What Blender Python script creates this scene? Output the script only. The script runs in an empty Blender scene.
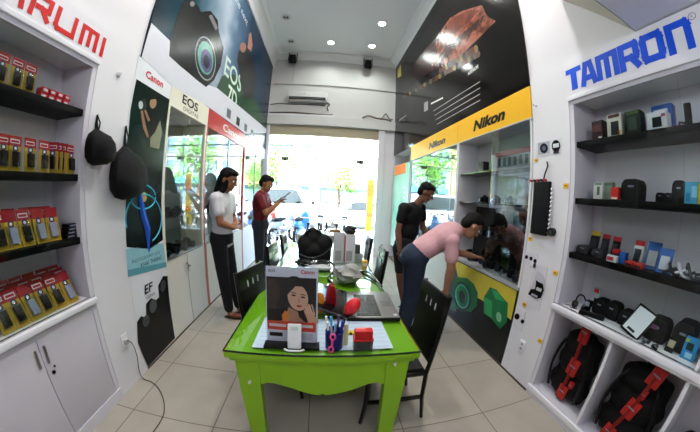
import bpy, bmesh, math, random
from mathutils import Matrix, Vector
S = bpy.context.scene
COL = S.collection
random.seed(7)
R_ = math.radians

# ---------------------------------------------------------------- camera (a wide fisheye lens)
EYE = 1.55
cd = bpy.data.cameras.new('camera')
cam = bpy.data.objects.new('camera', cd)
COL.objects.link(cam)
S.camera = cam
cd.type = 'PANO'
cd.sensor_width = 36
cd.sensor_height = 36 * 432 / 700
cd.sensor_fit = 'HORIZONTAL'
cd.panorama_type = 'FISHEYE_LENS_POLYNOMIAL'
for _i, _k in enumerate([0, 0.0803890539071347, 3.4653359506479394e-06, -4.8588769734491325e-05, 8.323160960397585e-07]):
    setattr(cd, 'fisheye_polynomial_k%d' % _i, -_k)
cd.fisheye_fov = R_(200)
cd.clip_end = 500
CAMR = (Matrix.Rotation(R_(-6.19), 4, 'Z') @ Matrix.Rotation(R_(-4.88), 4, 'X')
        @ Matrix(((1, 0, 0, 0), (0, 0, -1, 0), (0, 1, 0, 0), (0, 0, 0, 1))) @ Matrix.Rotation(R_(2.73), 4, 'Z'))
cam.matrix_world = Matrix.Translation((0, 0, EYE)) @ CAMR

def _ray(px, py):
    dx, dy = px - 350, py - 216
    r = math.hypot(dx, dy)
    th = 2 * math.atan(r / 484.0)
    s = math.sin(th) / max(r, 1e-9)
    return CAMR.to_3x3() @ Vector((dx * s, -dy * s, -math.cos(th)))

# measuring helpers: where the sight line of a photo point meets a real plane of the room
def at(px, py, axis, val):
    v = _ray(px, py)
    o = Vector((0, 0, EYE))
    return o + v * ((val - o[axis]) / v[axis])
def at_x(px, py, x): return at(px, py, 0, x)
def at_y(px, py, y): return at(px, py, 1, y)
def at_z(px, py, z): return at(px, py, 2, z)

# ---------------------------------------------------------------- world, lamps, exposure
S.view_settings.view_transform = 'Standard'
S.view_settings.look = 'None'
S.view_settings.gamma = 1
S.view_settings.use_curve_mapping = False
S.view_settings.exposure = 0.16
S.cycles.use_denoising = True
S.cycles.max_bounces = 10
S.cycles.sample_clamp_indirect = 8.0
S.cycles.caustics_reflective = False
S.cycles.caustics_refractive = False
W = bpy.data.worlds.new('sky')
S.world = W
W.use_nodes = True
_n = W.node_tree.nodes
_bg = _n['Background']
_sk = _n.new('ShaderNodeTexSky')
_sk.sky_type = 'HOSEK_WILKIE'
_sk.sun_direction = Vector((-0.35, 0.25, 0.9)).normalized()
_sk.turbidity = 5
W.node_tree.links.new(_sk.outputs[0], _bg.inputs[0])
_bg.inputs[1].default_value = 55.0
sl = bpy.data.lights.new('sun', 'SUN')
sl.energy = 135.0
sl.angle = R_(1)
sl.color = (1, 0.96, 0.88)
sun = bpy.data.objects.new('sun', sl)
COL.objects.link(sun)
sun.rotation_euler = Vector((-0.35, -0.45, 0.85)).to_track_quat('Z', 'Y').to_euler()   # high sun behind the shop

def area(name, loc, sx, sy, power, color=(1, 1, 1), rot=(0, 0, 0)):
    l = bpy.data.lights.new(name, 'AREA')
    l.shape = 'RECTANGLE'
    l.size, l.size_y = sx, sy
    l.energy = power
    l.color = color
    o = bpy.data.objects.new(name, l)
    COL.objects.link(o)
    o.location = loc
    o.rotation_euler = rot
    return o
for _x in (-0.5, 0.7):          # bare lamps under the loft behind the photographer
    _l = bpy.data.lights.new('loft_lamp', 'POINT')
    _l.energy = 17
    _l.shadow_soft_size = 0.1
    _l.color = (0.93, 0.95, 1.0)
    _o = bpy.data.objects.new('loft_lamp', _l)
    COL.objects.link(_o)
    _o.location = (_x, -0.45, 2.52)
for _x in (-0.6, 0.95):
    for _y in (1.4, 2.9):
        area('hall_ceiling_light', (_x, _y, 5.17), 0.24, 0.24, 38, (1, 0.98, 0.95))

# ---------------------------------------------------------------- materials
def rgb(r, g=None, b=None):
    if g is None:
        r, g, b = (r >> 16) & 255, (r >> 8) & 255, r & 255
    f = lambda c: (c / 255 / 12.92) if c / 255 <= 0.04045 else ((c / 255 + 0.055) / 1.055) ** 2.4
    return (f(r), f(g), f(b), 1)
_mats = {}
def mat(hexcol, rough=0.5, metal=0.0, noise=0.0, scale=20.0, spec=0.3, bump=0.0, coat=0.0, name=None):
    key = (hexcol, rough, metal, noise, scale, spec, bump, coat)
    if key in _mats:
        return _mats[key]
    m = bpy.data.materials.new(name or 'surface')
    m.use_nodes = True
    nt = m.node_tree
    p = nt.nodes['Principled BSDF']
    c = rgb(hexcol)
    p.inputs['Roughness'].default_value = rough
    p.inputs['Metallic'].default_value = metal
    p.inputs['Specular IOR Level'].default_value = spec
    p.inputs['Coat Weight'].default_value = coat
    p.inputs['Coat Roughness'].default_value = 0.05
    tc = nt.nodes.new('ShaderNodeTexCoord')
    nz = nt.nodes.new('ShaderNodeTexNoise')
    nz.inputs['Scale'].default_value = scale
    nz.inputs['Detail'].default_value = 3
    nt.links.new(tc.outputs['Object'], nz.inputs['Vector'])
    mx = nt.nodes.new('ShaderNodeMix')
    mx.data_type = 'RGBA'
    k = noise if noise else 0.04
    mx.inputs[6].default_value = tuple(min(1, v * (1 - k)) for v in c[:3]) + (1,)
    mx.inputs[7].default_value = tuple(min(1, v * (1 + k)) for v in c[:3]) + (1,)
    nt.links.new(nz.outputs['Fac'], mx.inputs[0])
    nt.links.new(mx.outputs[2], p.inputs['Base Color'])
    if bump:
        b = nt.nodes.new('ShaderNodeBump')
        b.inputs['Strength'].default_value = bump
        b.inputs['Distance'].default_value = 0.01
        nt.links.new(nz.outputs['Fac'], b.inputs['Height'])
        nt.links.new(b.outputs[0], p.inputs['Normal'])
    _mats[key] = m
    return m

def glass_mat(name, tint=(0.95, 0.98, 0.97), ior=1.5, boost=1.0, base=0.0):
    m = bpy.data.materials.new(name)
    m.use_nodes = True
    nt = m.node_tree
    nt.nodes.clear()
    o = nt.nodes.new('ShaderNodeOutputMaterial')
    t = nt.nodes.new('ShaderNodeBsdfTransparent')
    t.inputs[0].default_value = (*tint, 1)
    g = nt.nodes.new('ShaderNodeBsdfGlossy')
    g.inputs['Roughness'].default_value = 0.0
    f = nt.nodes.new('ShaderNodeFresnel')
    f.inputs[0].default_value = ior
    ma = nt.nodes.new('ShaderNodeMath')
    ma.operation = 'MULTIPLY_ADD'
    ma.use_clamp = True
    ma.inputs[1].default_value = boost
    ma.inputs[2].default_value = base
    mx = nt.nodes.new('ShaderNodeMixShader')
    nt.links.new(f.outputs[0], ma.inputs[0])
    ge = nt.nodes.new('ShaderNodeNewGeometry')      # only the front face of a thin pane reflects
    iv = nt.nodes.new('ShaderNodeMath')
    iv.operation = 'SUBTRACT'
    iv.inputs[0].default_value = 1
    nt.links.new(ge.outputs['Backfacing'], iv.inputs[1])
    mu = nt.nodes.new('ShaderNodeMath')
    mu.operation = 'MULTIPLY'
    nt.links.new(ma.outputs[0], mu.inputs[0])
    nt.links.new(iv.outputs[0], mu.inputs[1])
    nt.links.new(mu.outputs[0], mx.inputs[0])
    nt.links.new(t.outputs[0], mx.inputs[1])
    nt.links.new(g.outputs[0], mx.inputs[2])
    nt.links.new(mx.outputs[0], o.inputs[0])
    return m
GLASS = glass_mat('clear_glass', boost=0.7)
CASEGLASS = glass_mat('showcase_glass', tint=(0.86, 0.9, 0.89), ior=1.55, boost=1.7, base=0.08)
TOPGLASS = glass_mat('table_glass', tint=(0.9, 0.97, 0.93), boost=2.4)
PLASTIC = glass_mat('clear_plastic', tint=(0.93, 0.94, 0.95), boost=1.0)

def gradient_mat(name, stops, axis, lo, hi, rough=0.25, noise=0.25, scale=3.0):
    """a printed sheet whose ink runs through the given colours along one object axis"""
    m = bpy.data.materials.new(name)
    m.use_nodes = True
    nt = m.node_tree
    p = nt.nodes['Principled BSDF']
    p.inputs['Roughness'].default_value = rough
    p.inputs['Specular IOR Level'].default_value = 0.2
    tc = nt.nodes.new('ShaderNodeTexCoord')
    sp = nt.nodes.new('ShaderNodeSeparateXYZ')
    nt.links.new(tc.outputs['Object'], sp.inputs[0])
    mr = nt.nodes.new('ShaderNodeMapRange')
    mr.inputs[1].default_value = lo
    mr.inputs[2].default_value = hi
    nt.links.new(sp.outputs[axis], mr.inputs[0])
    nz = nt.nodes.new('ShaderNodeTexNoise')
    nz.inputs['Scale'].default_value = scale
    nt.links.new(tc.outputs['Object'], nz.inputs['Vector'])
    ad = nt.nodes.new('ShaderNodeMath')
    ad.operation = 'MULTIPLY_ADD'
    ad.inputs[1].default_value = noise
    nt.links.new(nz.outputs['Fac'], ad.inputs[0])
    sb = nt.nodes.new('ShaderNodeMath')
    sb.operation = 'SUBTRACT'
    sb.inputs[1].default_value = noise * 0.5
    nt.links.new(mr.outputs[0], ad.inputs[2])
    nt.links.new(ad.outputs[0], sb.inputs[0])
    cr = nt.nodes.new('ShaderNodeValToRGB')
    while len(cr.color_ramp.elements) < len(stops):
        cr.color_ramp.elements.new(0.5)
    for e, (pos, h) in zip(cr.color_ramp.elements, stops):
        e.position = pos
        e.color = rgb(h)
    nt.links.new(sb.outputs[0], cr.inputs[0])
    nt.links.new(cr.outputs[0], p.inputs['Base Color'])
    return m

# ---------------------------------------------------------------- mesh building
class MB:
    """collects shapes; obj() links them as one mesh object"""
    def __init__(s):
        s.bm = bmesh.new()
        s.mats = []
    def _mi(s, m):
        if m not in s.mats:
            s.mats.append(m)
        return s.mats.index(m)
    def _done(s, verts, m, T=None):
        if T is not None:
            bmesh.ops.transform(s.bm, matrix=T, verts=verts)
        i = s._mi(m)
        for f in {f for v in verts for f in v.link_faces}:
            f.material_index = i
        return s
    def box(s, lo, hi, m, T=None, bevel=0.0):
        b = bmesh.new()
        lo, hi = Vector(lo), Vector(hi)
        bmesh.ops.create_cube(b, size=1)
        d = hi - lo
        for v in b.verts:
            v.co = lo + Vector(((v.co.x + .5) * d.x, (v.co.y + .5) * d.y, (v.co.z + .5) * d.z))
        if bevel:
            bmesh.ops.bevel(b, geom=b.edges[:], offset=bevel, segments=2, affect='EDGES', profile=0.6)
        return s._merge(b, m, T)
    def _merge(s, b, m, T=None):
        if T is not None:
            bmesh.ops.transform(b, matrix=T, verts=b.verts)
        mp = {}
        for v in b.verts:
            mp[v] = s.bm.verts.new(v.co)
        i = s._mi(m)
        for f in b.faces:
            try:
                g = s.bm.faces.new([mp[v] for v in f.verts])
                g.material_index = i
                g.smooth = f.smooth
            except ValueError:
                pass
        b.free()
        return s
    def cyl(s, p0, p1, r, m, r2=None, n=20, T=None, cap=True):
        p0, p1 = Vector(p0), Vector(p1)
        d = p1 - p0
        b = bmesh.new()
        bmesh.ops.create_cone(b, cap_ends=cap, segments=n, radius1=r, radius2=r if r2 is None else r2, depth=d.length)
        q = d.to_track_quat('Z', 'Y').to_matrix().to_4x4()
        bmesh.ops.transform(b, matrix=Matrix.Translation((p0 + p1) / 2) @ q, verts=b.verts)
        return s._merge(b, m, T)
    def ball(s, c, r, m, T=None, n=16):
        b = bmesh.new()
        bmesh.ops.create_uvsphere(b, u_segments=n, v_segments=max(6, n * 2 // 3), radius=1)
        if not hasattr(r, '__len__'):
            r = (r, r, r)
        for v in b.verts:
            v.co = Vector((v.co.x * r[0], v.co.y * r[1], v.co.z * r[2])) + Vector(c)
        return s._merge(b, m, T)
    def poly(s, pts, m, T=None):
        vs = [s.bm.verts.new((T @ Vector(p)) if T is not None else Vector(p)) for p in pts]
        f = s.bm.faces.new(vs)
        f.material_index = s._mi(m)
        return s
    def prism(s, pts, vec, m, T=None):
        b = bmesh.new()
        vec = Vector(vec)
        a = [b.verts.new(Vector(p)) for p in pts]
        c = [b.verts.new(Vector(p) + vec) for p in pts]
        n = len(a)
        b.faces.new(a)
        b.faces.new(c[::-1])
        for i in range(n):
            b.faces.new([a[i], c[i], c[(i + 1) % n], a[(i + 1) % n]][::-1])
        bmesh.ops.recalc_face_normals(b, faces=b.faces)
        return s._merge(b, m, T)
    def tube(s, pts, r, m, n=8, T=None, closed=False):
        pts = [Vector(p) for p in pts]
        b = bmesh.new()
        rings = []
        N = len(pts)
        up = Vector((0, 0, 1))
        prev = None
        for i, p in enumerate(pts):
            if closed:
                t = (pts[(i + 1) % N] - pts[i - 1])
            else:
                t = (pts[min(i + 1, N - 1)] - pts[max(i - 1, 0)])
            t.normalize()
            if prev is None:
                a = t.cross(up if abs(t.z) < .9 else Vector((1, 0, 0)))
            else:
                a = prev - t * prev.dot(t)
            a.normalize()
            prev = a
            c = t.cross(a)
            rr = r[i] if hasattr(r, '__len__') else r
            rings.append([b.verts.new(p + (a * math.cos(2 * math.pi * k / n) + c * math.sin(2 * math.pi * k / n)) * rr) for k in range(n)])
        for i in range(N if closed else N - 1):
            A, B_ = rings[i], rings[(i + 1) % N]
            for k in range(n):
                b.faces.new([A[k], A[(k + 1) % n], B_[(k + 1) % n], B_[k]])
        if not closed:
            b.faces.new(rings[0][::-1])
            b.faces.new(rings[-1])
        bmesh.ops.recalc_face_normals(b, faces=b.faces)
        return s._merge(b, m, T)
    def lathe(s, prof, m, c=(0, 0, 0), n=20, T=None):
        b = bmesh.new()
        rings = [[b.verts.new((c[0] + r * math.cos(2 * math.pi * k / n), c[1] + r * math.sin(2 * math.pi * k / n), c[2] + z)) for k in range(n)] for r, z in prof]
        for A, B_ in zip(rings, rings[1:]):
            for k in range(n):
                b.faces.new([A[k], A[(k + 1) % n], B_[(k + 1) % n], B_[k]])
        b.faces.new(rings[0][::-1])
        b.faces.new(rings[-1])
        return s._merge(b, m, T)
    def mesh(s, me, m, T=None):
        b = bmesh.new()
        b.from_mesh(me)
        return s._merge(b, m, T)
    def obj(s, name, parent=None, world=False, loc=None, smooth=40):
        me = bpy.data.meshes.new(name)
        if loc is not None:
            bmesh.ops.translate(s.bm, verts=s.bm.verts, vec=-Vector(loc))
        if smooth:
            for f in s.bm.faces:
                f.smooth = True
        s.bm.to_mesh(me)
        s.bm.free()
        for m in s.mats:
            me.materials.append(m)
        if smooth:
            me.set_sharp_from_angle(angle=R_(smooth))
        o = bpy.data.objects.new(name, me)
        COL.objects.link(o)
        if loc is not None:
            o.location = loc
        if parent is not None:
            o.parent = parent
            if world:
                o.matrix_parent_inverse = PW(parent).inverted()
        return o

def PW(o):
    """an object's place in the world before the scene is evaluated"""
    m = Matrix.LocRotScale(o.location, o.rotation_euler, o.scale)
    if o.parent is not None:
        m = PW(o.parent) @ o.matrix_parent_inverse @ m
    return m

def tag(o, label, cat, group=None, kind=None):
    o['label'] = label
    o['category'] = cat
    if group:
        o['group'] = group
    if kind:
        o['kind'] = kind
    return o
def thing(name, label, cat, loc=(0, 0, 0), rz=0.0, group=None, rot=None):
    o = bpy.data.objects.new(name, None)
    o.empty_display_size = 0.1
    COL.objects.link(o)
    o.location = loc
    o.rotation_euler = rot if rot is not None else (0, 0, rz)
    return tag(o, label, cat, group)
def struct(o):
    o['kind'] = 'structure'
    return o
def dup(src, label=None, loc=None, rot=None, scale=None, group=None):
    r = src.copy()
    COL.objects.link(r)
    if loc is not None:
        r.location = loc
    if rot is not None:
        r.rotation_euler = rot if hasattr(rot, '__len__') else (0, 0, rot)
    if scale is not None:
        r.scale = scale if hasattr(scale, '__len__') else (scale,) * 3
    if label:
        r['label'] = label
    if group:
        r['group'] = group
    for ch in [c for c in src.children]:
        c = ch.copy()
        COL.objects.link(c)
        c.parent = r
        for g in ch.children:
            d = g.copy()
            COL.objects.link(d)
            d.parent = c
    return r

def text_mesh(body, shear=0.0, offset=0.0, spacing=1.0, extrude=0.0):
    """letters as a mesh scaled so that its box is 0..1 in x and y"""
    cu = bpy.data.curves.new('t', 'FONT')
    cu.body = body
    cu.shear = shear
    cu.offset = offset
    cu.space_character = spacing
    cu.extrude = extrude
    cu.resolution_u = 3
    ob = bpy.data.objects.new('t', cu)
    me = bpy.data.meshes.new_from_object(ob)
    xs = [v.co.x for v in me.vertices]
    ys = [v.co.y for v in me.vertices]
    x0, x1, y0, y1 = min(xs), max(xs), min(ys), max(ys)
    for v in me.vertices:
        v.co = Vector(((v.co.x - x0) / (x1 - x0), (v.co.y - y0) / (y1 - y0), v.co.z))
    bpy.data.objects.remove(ob)
    return me
def frame(origin, xdir, ydir):
    """matrix taking (u,v,w) to origin + u*xdir + v*ydir + w*(unit normal)"""
    xd, yd = Vector(xdir), Vector(ydir)
    n = xd.cross(yd).normalized()
    return Matrix(((xd.x, yd.x, n.x, origin[0]), (xd.y, yd.y, n.y, origin[1]), (xd.z, yd.z, n.z, origin[2]), (0, 0, 0, 1)))
def wall_text(mb, body, m, tl, width, height, side, **k):
    """letters on the left (side=-1) or right (side=1) wall; tl is the bottom start corner"""
    mb.mesh(text_mesh(body, **k), m, frame(tl, (0, -side * width, 0), (0, 0, height)))
XL, XR = -1.54, 1.72
# ---------------------------------------------------------------- the room shell
WHITE = mat(0xdedcdf, 0.55, noise=0.02, scale=3)
CEIL = mat(0xebebe9, 0.7, noise=0.02, scale=2)
WPANEL = mat(0xe2e0e4, 0.3, noise=0.015, scale=4, coat=0.2)
LAM = mat(0xd3cfd6, 0.35, noise=0.02, scale=5)
LAMD = mat(0xc2c0c8, 0.4, noise=0.03, scale=5)
BLACK = mat(0x060607, 0.35, spec=0.25)
MATTE = mat(0x080809, 0.8, spec=0.2, noise=0.2, scale=40)
CHROME = mat(0xc8c8c8, 0.2, metal=1.0)
STEEL = mat(0x9a9a98, 0.35, metal=0.9)
DGREY = mat(0x3a3a3c, 0.5)
RED = mat(0xc81e1c, 0.35)
CRED = mat(0xb0272a, 0.3)
YEL = mat(0xe8b020, 0.4)

def floor_mat():
    m = bpy.data.materials.new('cream floor tiles')
    m.use_nodes = True
    nt = m.node_tree
    p = nt.nodes['Principled BSDF']
    p.inputs['Roughness'].default_value = 0.22
    tc = nt.nodes.new('ShaderNodeTexCoord')
    mp = nt.nodes.new('ShaderNodeMapping')
    mp.inputs['Location'].default_value = (0.725 + 0.642 * 4, -1.14 + 0.595 * 8, 0)
    nt.links.new(tc.outputs['Object'], mp.inputs[0])
    br = nt.nodes.new('ShaderNodeTexBrick')
    br.offset = 0
    br.inputs['Scale'].default_value = 1
    br.inputs['Brick Width'].default_value = 0.642
    br.inputs['Row Height'].default_value = 0.595
    br.inputs['Mortar Size'].default_value = 0.0045
    br.inputs['Mortar Smooth'].default_value = 0.2
    br.inputs['Color1'].default_value = rgb(0xa79f93)
    br.inputs['Color2'].default_value = rgb(0xa1998e)
    br.inputs['Mortar'].default_value = rgb(0x6a6054)
    nt.links.new(mp.outputs[0], br.inputs['Vector'])
    nz = nt.nodes.new('ShaderNodeTexNoise')
    nz.inputs['Scale'].default_value = 5
    nz.inputs['Detail'].default_value = 5
    nt.links.new(tc.outputs['Object'], nz.inputs['Vector'])
    cr = nt.nodes.new('ShaderNodeValToRGB')
    cr.color_ramp.elements[0].color = (0.86, 0.85, 0.83, 1)
    cr.color_ramp.elements[1].color = (1.08, 1.08, 1.08, 1)
    nt.links.new(nz.outputs['Fac'], cr.inputs[0])
    mx = nt.nodes.new('ShaderNodeMix')
    mx.data_type = 'RGBA'
    mx.blend_type = 'MULTIPLY'
    mx.inputs[0].default_value = 1
    nt.links.new(br.outputs['Color'], mx.inputs[6])
    nt.links.new(cr.outputs[0], mx.inputs[7])
    nt.links.new(mx.outputs[2], p.inputs['Base Color'])
    nt.links.new(br.outputs['Fac'], p.inputs['Roughness'])
    mr = nt.nodes.new('ShaderNodeMapRange')
    mr.inputs[3].default_value = 0.25
    mr.inputs[4].default_value = 0.7
    nt.links.new(br.outputs['Fac'], mr.inputs[0])
    nt.links.new(mr.outputs[0], p.inputs['Roughness'])
    return m

YB = 6.1          # shop front
YN = -1.6         # wall behind the photographer
ZC = 5.25
f = MB()
f.box((-2.1, YN, -0.12), (2.3, YB + 0.12, 0), floor_mat())
struct(f.obj('floor', smooth=0))
f = MB()
f.box((-2.1, YN, ZC), (2.3, YB + 0.12, ZC + 0.1), CEIL)
struct(f.obj('ceiling', smooth=0))
# left wall: back plane, the flush wall over the cabinets, the pier between the two cabinets
f = MB()
f.box((-2.1, YN, 0), (-1.9, YB, ZC), WHITE)
f.box((-1.9, YN, 2.62), (XL - 0.012, YB, ZC), WHITE)
f.box((-1.9, 1.232, 0), (XL, 1.588, 2.62), WHITE)
f.box((-1.9, YN, 0), (XL, -0.72, 2.62), WHITE)
struct(f.obj('wall_left', smooth=0))
f = MB()
f.box((2.1, YN, 0), (2.3, YB, ZC), WHITE)
f.box((XR + 0.012, YN, 2.655), (2.1, YB, ZC), WHITE)
f.box((XR, 1.225, 0), (2.1, 1.605, 2.655), WHITE)
f.box((XR, YN, 0), (2.1, -0.76, 2.655), WHITE)
struct(f.obj('wall_right', smooth=0))
f = MB()
f.box((-2.1, YN - 0.1, 0), (2.3, YN, ZC), WHITE)
struct(f.obj('wall_front', smooth=0))
# shop-front wall with the big glazed opening
BW = mat(0xc9c8c4, 0.6, noise=0.03, scale=2)
f = MB()
f.box((-2.1, YB, 3.27), (2.3, YB + 0.15, ZC), BW)
f.box((-2.1, YB, 0), (-1.49, YB + 0.15, 3.27), WHITE)
f.box((1.44, YB, 0), (2.3, YB + 0.15, 3.27), WHITE)
struct(f.obj('wall_back', smooth=0))
f = MB()
f.box((-1.55, YB - 0.10, 3.27), (XR, YB - 0.001, 3.50), BW, bevel=0.008)
f.box((-1.545, YB - 0.05, 3.5), (0.13, YB - 0.001, 3.56), WHITE, bevel=0.006)
f.box((-1.49, YB - 0.03, 4.37), (XR, YB - 0.001, 4.43), BW, bevel=0.006)
struct(f.obj('trim_1', smooth=0))
SHUT = mat(0xb5aa90, 0.5)
f = MB()
f.box((-1.49, YB + 0.01, 3.02), (1.44, YB + 0.14, 3.27), SHUT, bevel=0.01)
for k in range(4):
    f.box((-1.48, YB + 0.0, 3.04 + k * 0.055), (1.43, YB + 0.012, 3.075 + k * 0.055), SHUT, bevel=0.003)
struct(f.obj('trim_2', smooth=0))
f = MB()   # wide white jamb right of the doors
f.box((1.30, YB - 0.06, 0), (1.46, YB - 0.001, 3.27), WHITE, bevel=0.01)
f.box((-1.535, YB - 0.05, 0), (-1.47, YB - 0.001, 3.27), WHITE, bevel=0.01)
struct(f.obj('trim_3', smooth=0))
# cove around the high ceiling
f = MB()
for sx, x, hh in ((1, XL - 0.01, 0.4), (-1, XR + 0.01, 0.15)):
    f.prism([(x, 0.66, ZC), (x, 0.66, ZC - hh), (x + sx * 0.03, 0.66, ZC - hh), (x + sx * 0.05, 0.66, ZC - hh * .7), (x + sx * 0.13, 0.66, ZC - 0.06), (x + sx * 0.2, 0.66, ZC - 0.04), (x + sx * 0.2, 0.66, ZC)], (0, YB - 0.661, 0), CEIL)
f.prism([(XL, YB - 0.001, ZC), (XL, YB - 0.001, ZC - 0.16), (XL, YB - 0.04, ZC - 0.16), (XL, YB - 0.12, ZC - 0.04), (XL, YB - 0.2, ZC - 0.03), (XL, YB - 0.2, ZC)], (XR - XL, 0, 0), CEIL)
struct(f.obj('trim_4', smooth=0))
# loft slab over the photographer and its raking soffit
f = MB()
f.box((XL - 0.01, YN, 2.66), (XR + 0.01, 0.64, 2.78), mat(0xd9d9e4, 0.5))
struct(f.obj('ceiling_2', smooth=0))
f = MB()
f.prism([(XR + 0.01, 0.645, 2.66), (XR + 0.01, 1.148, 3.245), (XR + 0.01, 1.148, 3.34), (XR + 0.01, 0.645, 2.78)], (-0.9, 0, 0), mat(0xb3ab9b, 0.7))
struct(f.obj('trim_5', smooth=0))
f = MB()   # dark skirting strips along the showcase plinths
SK = mat(0x4a3a30, 0.5)
f.box((XL - 0.005, 1.59, 0.0), (XL + 0.006, 6.0, 0.018), SK)
struct(f.obj('baseboard_left', smooth=0))
f = MB()
f.box((XR - 0.006, 1.225, 0.0), (XR + 0.005, 6.0, 0.018), SK)
struct(f.obj('baseboard_right', smooth=0))

# glazed shop front
f = MB()
ALU = mat(0xd8dadb, 0.3, metal=0.6)
for x in (-1.47, -0.235, 0.0, 1.28):
    f.box((x, YB + 0.03, 0.02), (x + 0.014, YB + 0.055, 2.42 if x in (-0.235, 0.0) else 3.02), mat(0xdfeae4, 0.2))
f.box((-1.47, YB + 0.02, 2.43), (1.3, YB + 0.06, 2.455), ALU)
f.box((-1.47, YB + 0.1, 2.74), (1.3, YB + 0.14, 2.77), STEEL)
struct(f.obj('window_1', smooth=0))
f = MB()
f.box((-1.46, YB + 0.04, 2.455), (1.29, YB + 0.046, 3.02), GLASS)
f.box((-1.45, YB + 0.04, 0.02), (-0.235, YB + 0.046, 2.43), GLASS)
f.box((0.022, YB + 0.04, 0.02), (1.28, YB + 0.046, 2.43), GLASS)
struct(f.obj('window_2', smooth=0))
for k, (x0, sd) in enumerate(((-1.04, 1), (0.86, -1))):
    d = thing('door_clamp', ['black metal patch fitting on the glass front, left one of the two',
                             'black metal patch fitting on the glass front, right one near the yellow sign'][k], 'door fitting', (x0, YB + 0.03, 2.36), group='patch fittings on the glass doors')
    m = MB()
    m.box((-0.085, -0.02, 0), (0.085, 0.035, 0.09), BLACK, bevel=0.006)
    m.obj('clamp_plate', d)
    for u in (-0.05, 0.03):
        m = MB()
        m.box((u, -0.026, 0.02), (u + 0.03, -0.019, 0.07), STEEL)
        m.obj('clamp_cover', d)
f = MB()
f.tube([(-0.6, YB - 0.01, 0.94), (0.56, YB - 0.01, 0.94)], 0.014, CHROME)
for x in (-0.55, 0.5):
    f.tube([(x, YB - 0.01, 0.94), (x, YB + 0.045, 0.94)], 0.01, CHROME)
tag(f.obj('push_bar'), 'long thin metal push bar across the glass doors behind the desk', 'push bar')

# ---------------------------------------------------------------- street outside
f = MB()
f.box((-30, YB + 0.12, -0.15), (30, 11.0, -0.02), mat(0xc9c4ba, 0.8, noise=0.08, scale=2))
struct(f.obj('pavement', smooth=0))
f = MB()
f.box((-60, 11.0, -0.3), (60, 24, -0.12), mat(0x8d8c8a, 0.85, noise=0.08, scale=1))
struct(f.obj('road', smooth=0))
f = MB()
f.box((-60, 24, -0.2), (60, 60, -0.02), mat(0xb0aca2, 0.8, noise=0.1, scale=1))
struct(f.obj('ground', smooth=0))
# ---------------------------------------------------------------- green tables
GREEN = mat(0x87b818, 0.3, noise=0.05, scale=6, coat=0.2)
def green_table(name, label, x0, x1, y0, y1, h=0.75, top=None):
    top = top or GREEN
    cx, cy = (x0 + x1) / 2, (y0 + y1) / 2
    t = thing(name, label, 'table', (cx, cy, 0))
    hx, hy = (x1 - x0) / 2, (y1 - y0) / 2
    m = MB()
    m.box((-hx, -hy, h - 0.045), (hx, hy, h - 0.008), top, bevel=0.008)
    m.box((-hx + 0.02, -hy + 0.02, h - 0.075), (hx - 0.02, hy - 0.02, h - 0.045), GREEN, bevel=0.006)
    m.obj('tabletop', t)
    m = MB()
    for a, b in (((-hx, -hy), (hx, -hy + 0.005)), ((-hx, hy - 0.005), (hx, hy)), ((-hx, -hy + 0.005), (-hx + 0.005, hy - 0.005)), ((hx - 0.005, -hy + 0.005), (hx, hy - 0.005))):
        m.box((*a, h - 0.006), (*b, h + 0.003), mat(0x0e2c1a, 0.1, coat=0.5))
    m.obj('glass_edge', t, smooth=0)['label'] = 'dark green edge of the glass plate'
    m = MB()
    m.box((-hx + 0.006, -hy + 0.006, h - 0.0055), (hx - 0.006, hy - 0.006, h + 0.0045), TOPGLASS)
    m.obj('glass_top', t, smooth=0)
    zt = h - 0.075
    curve = [(0, 0), (.02, .018), (.06, .018), (.14, -.012), (.21, -.045), (.26, -.062), (.285, -.066), (.30, -.052), (.315, -.066), (.34, -.062), (.40, -.045), (.47, -.018), (.53, .014), (.58, .018), (.60, 0)]
    for sy in (-1, 1):
        yy = sy * (hy - 0.045)
        w = 2 * hx - 0.36
        pts = [(-hx + 0.05, yy, zt), (-hx + 0.18, yy, 0.50)] + [(-hx + 0.18 + u / .6 * w, yy, 0.50 + dz) for u, dz in curve[1:-1]] + [(hx - 0.18, yy, 0.50), (hx - 0.05, yy, zt)]
        m = MB()
        m.prism(pts, (0, -sy * 0.02, 0), GREEN)
        m.obj('apron', t, smooth=0)
    for sx in (-1, 1):
        m = MB()
        m.box((sx * (hx - 0.06) - 0.01, -hy + 0.1, 0.5), (sx * (hx - 0.06) + 0.01, hy - 0.1, zt), GREEN)
        m.obj('side_rail', t, smooth=0)
    for sx in (-1, 1):
        for sy in (-1, 1):
            m = MB()
            xo, xi = sx * (hx - 0.045), sx * (hx - 0.175)
            yo, yi = sy * (hy - 0.035), sy * (hy - 0.10)
            top = [(xo, yo, zt), (xi, yo, zt), (xi, yi, zt), (xo, yi, zt)]
            bot = [(sx * (hx - 0.075), yo, 0), (sx * (hx - 0.165), yo, 0), (sx * (hx - 0.165), sy * (hy - 0.09), 0), (sx * (hx - 0.075), sy * (hy - 0.09), 0)]
            for q in range(4):
                r = (q + 1) % 4
                m.poly([top[q], top[r], bot[r], bot[q]], GREEN)
            m.poly(top, GREEN)
            m.poly(bot[::-1], GREEN)
            bmesh.ops.recalc_face_normals(m.bm, faces=m.bm.faces)
            m.obj('leg', t, smooth=0)
    return t
TZ = 0.757
ta = green_table('desk', 'lime green desk with scalloped apron and glass top, nearest the camera', -0.505, 0.53, 1.045, 2.45)
for x, z in ((-0.39, 0.53), (0.40, 0.66)):   # screw caps on the apron front
    m = MB()
    m.cyl((x - 0.0125, -0.684, z), (x - 0.0125, -0.66, z), 0.008, WHITE)
    m.obj('screw_cap', ta)['label'] = 'white screw cap'
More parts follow.
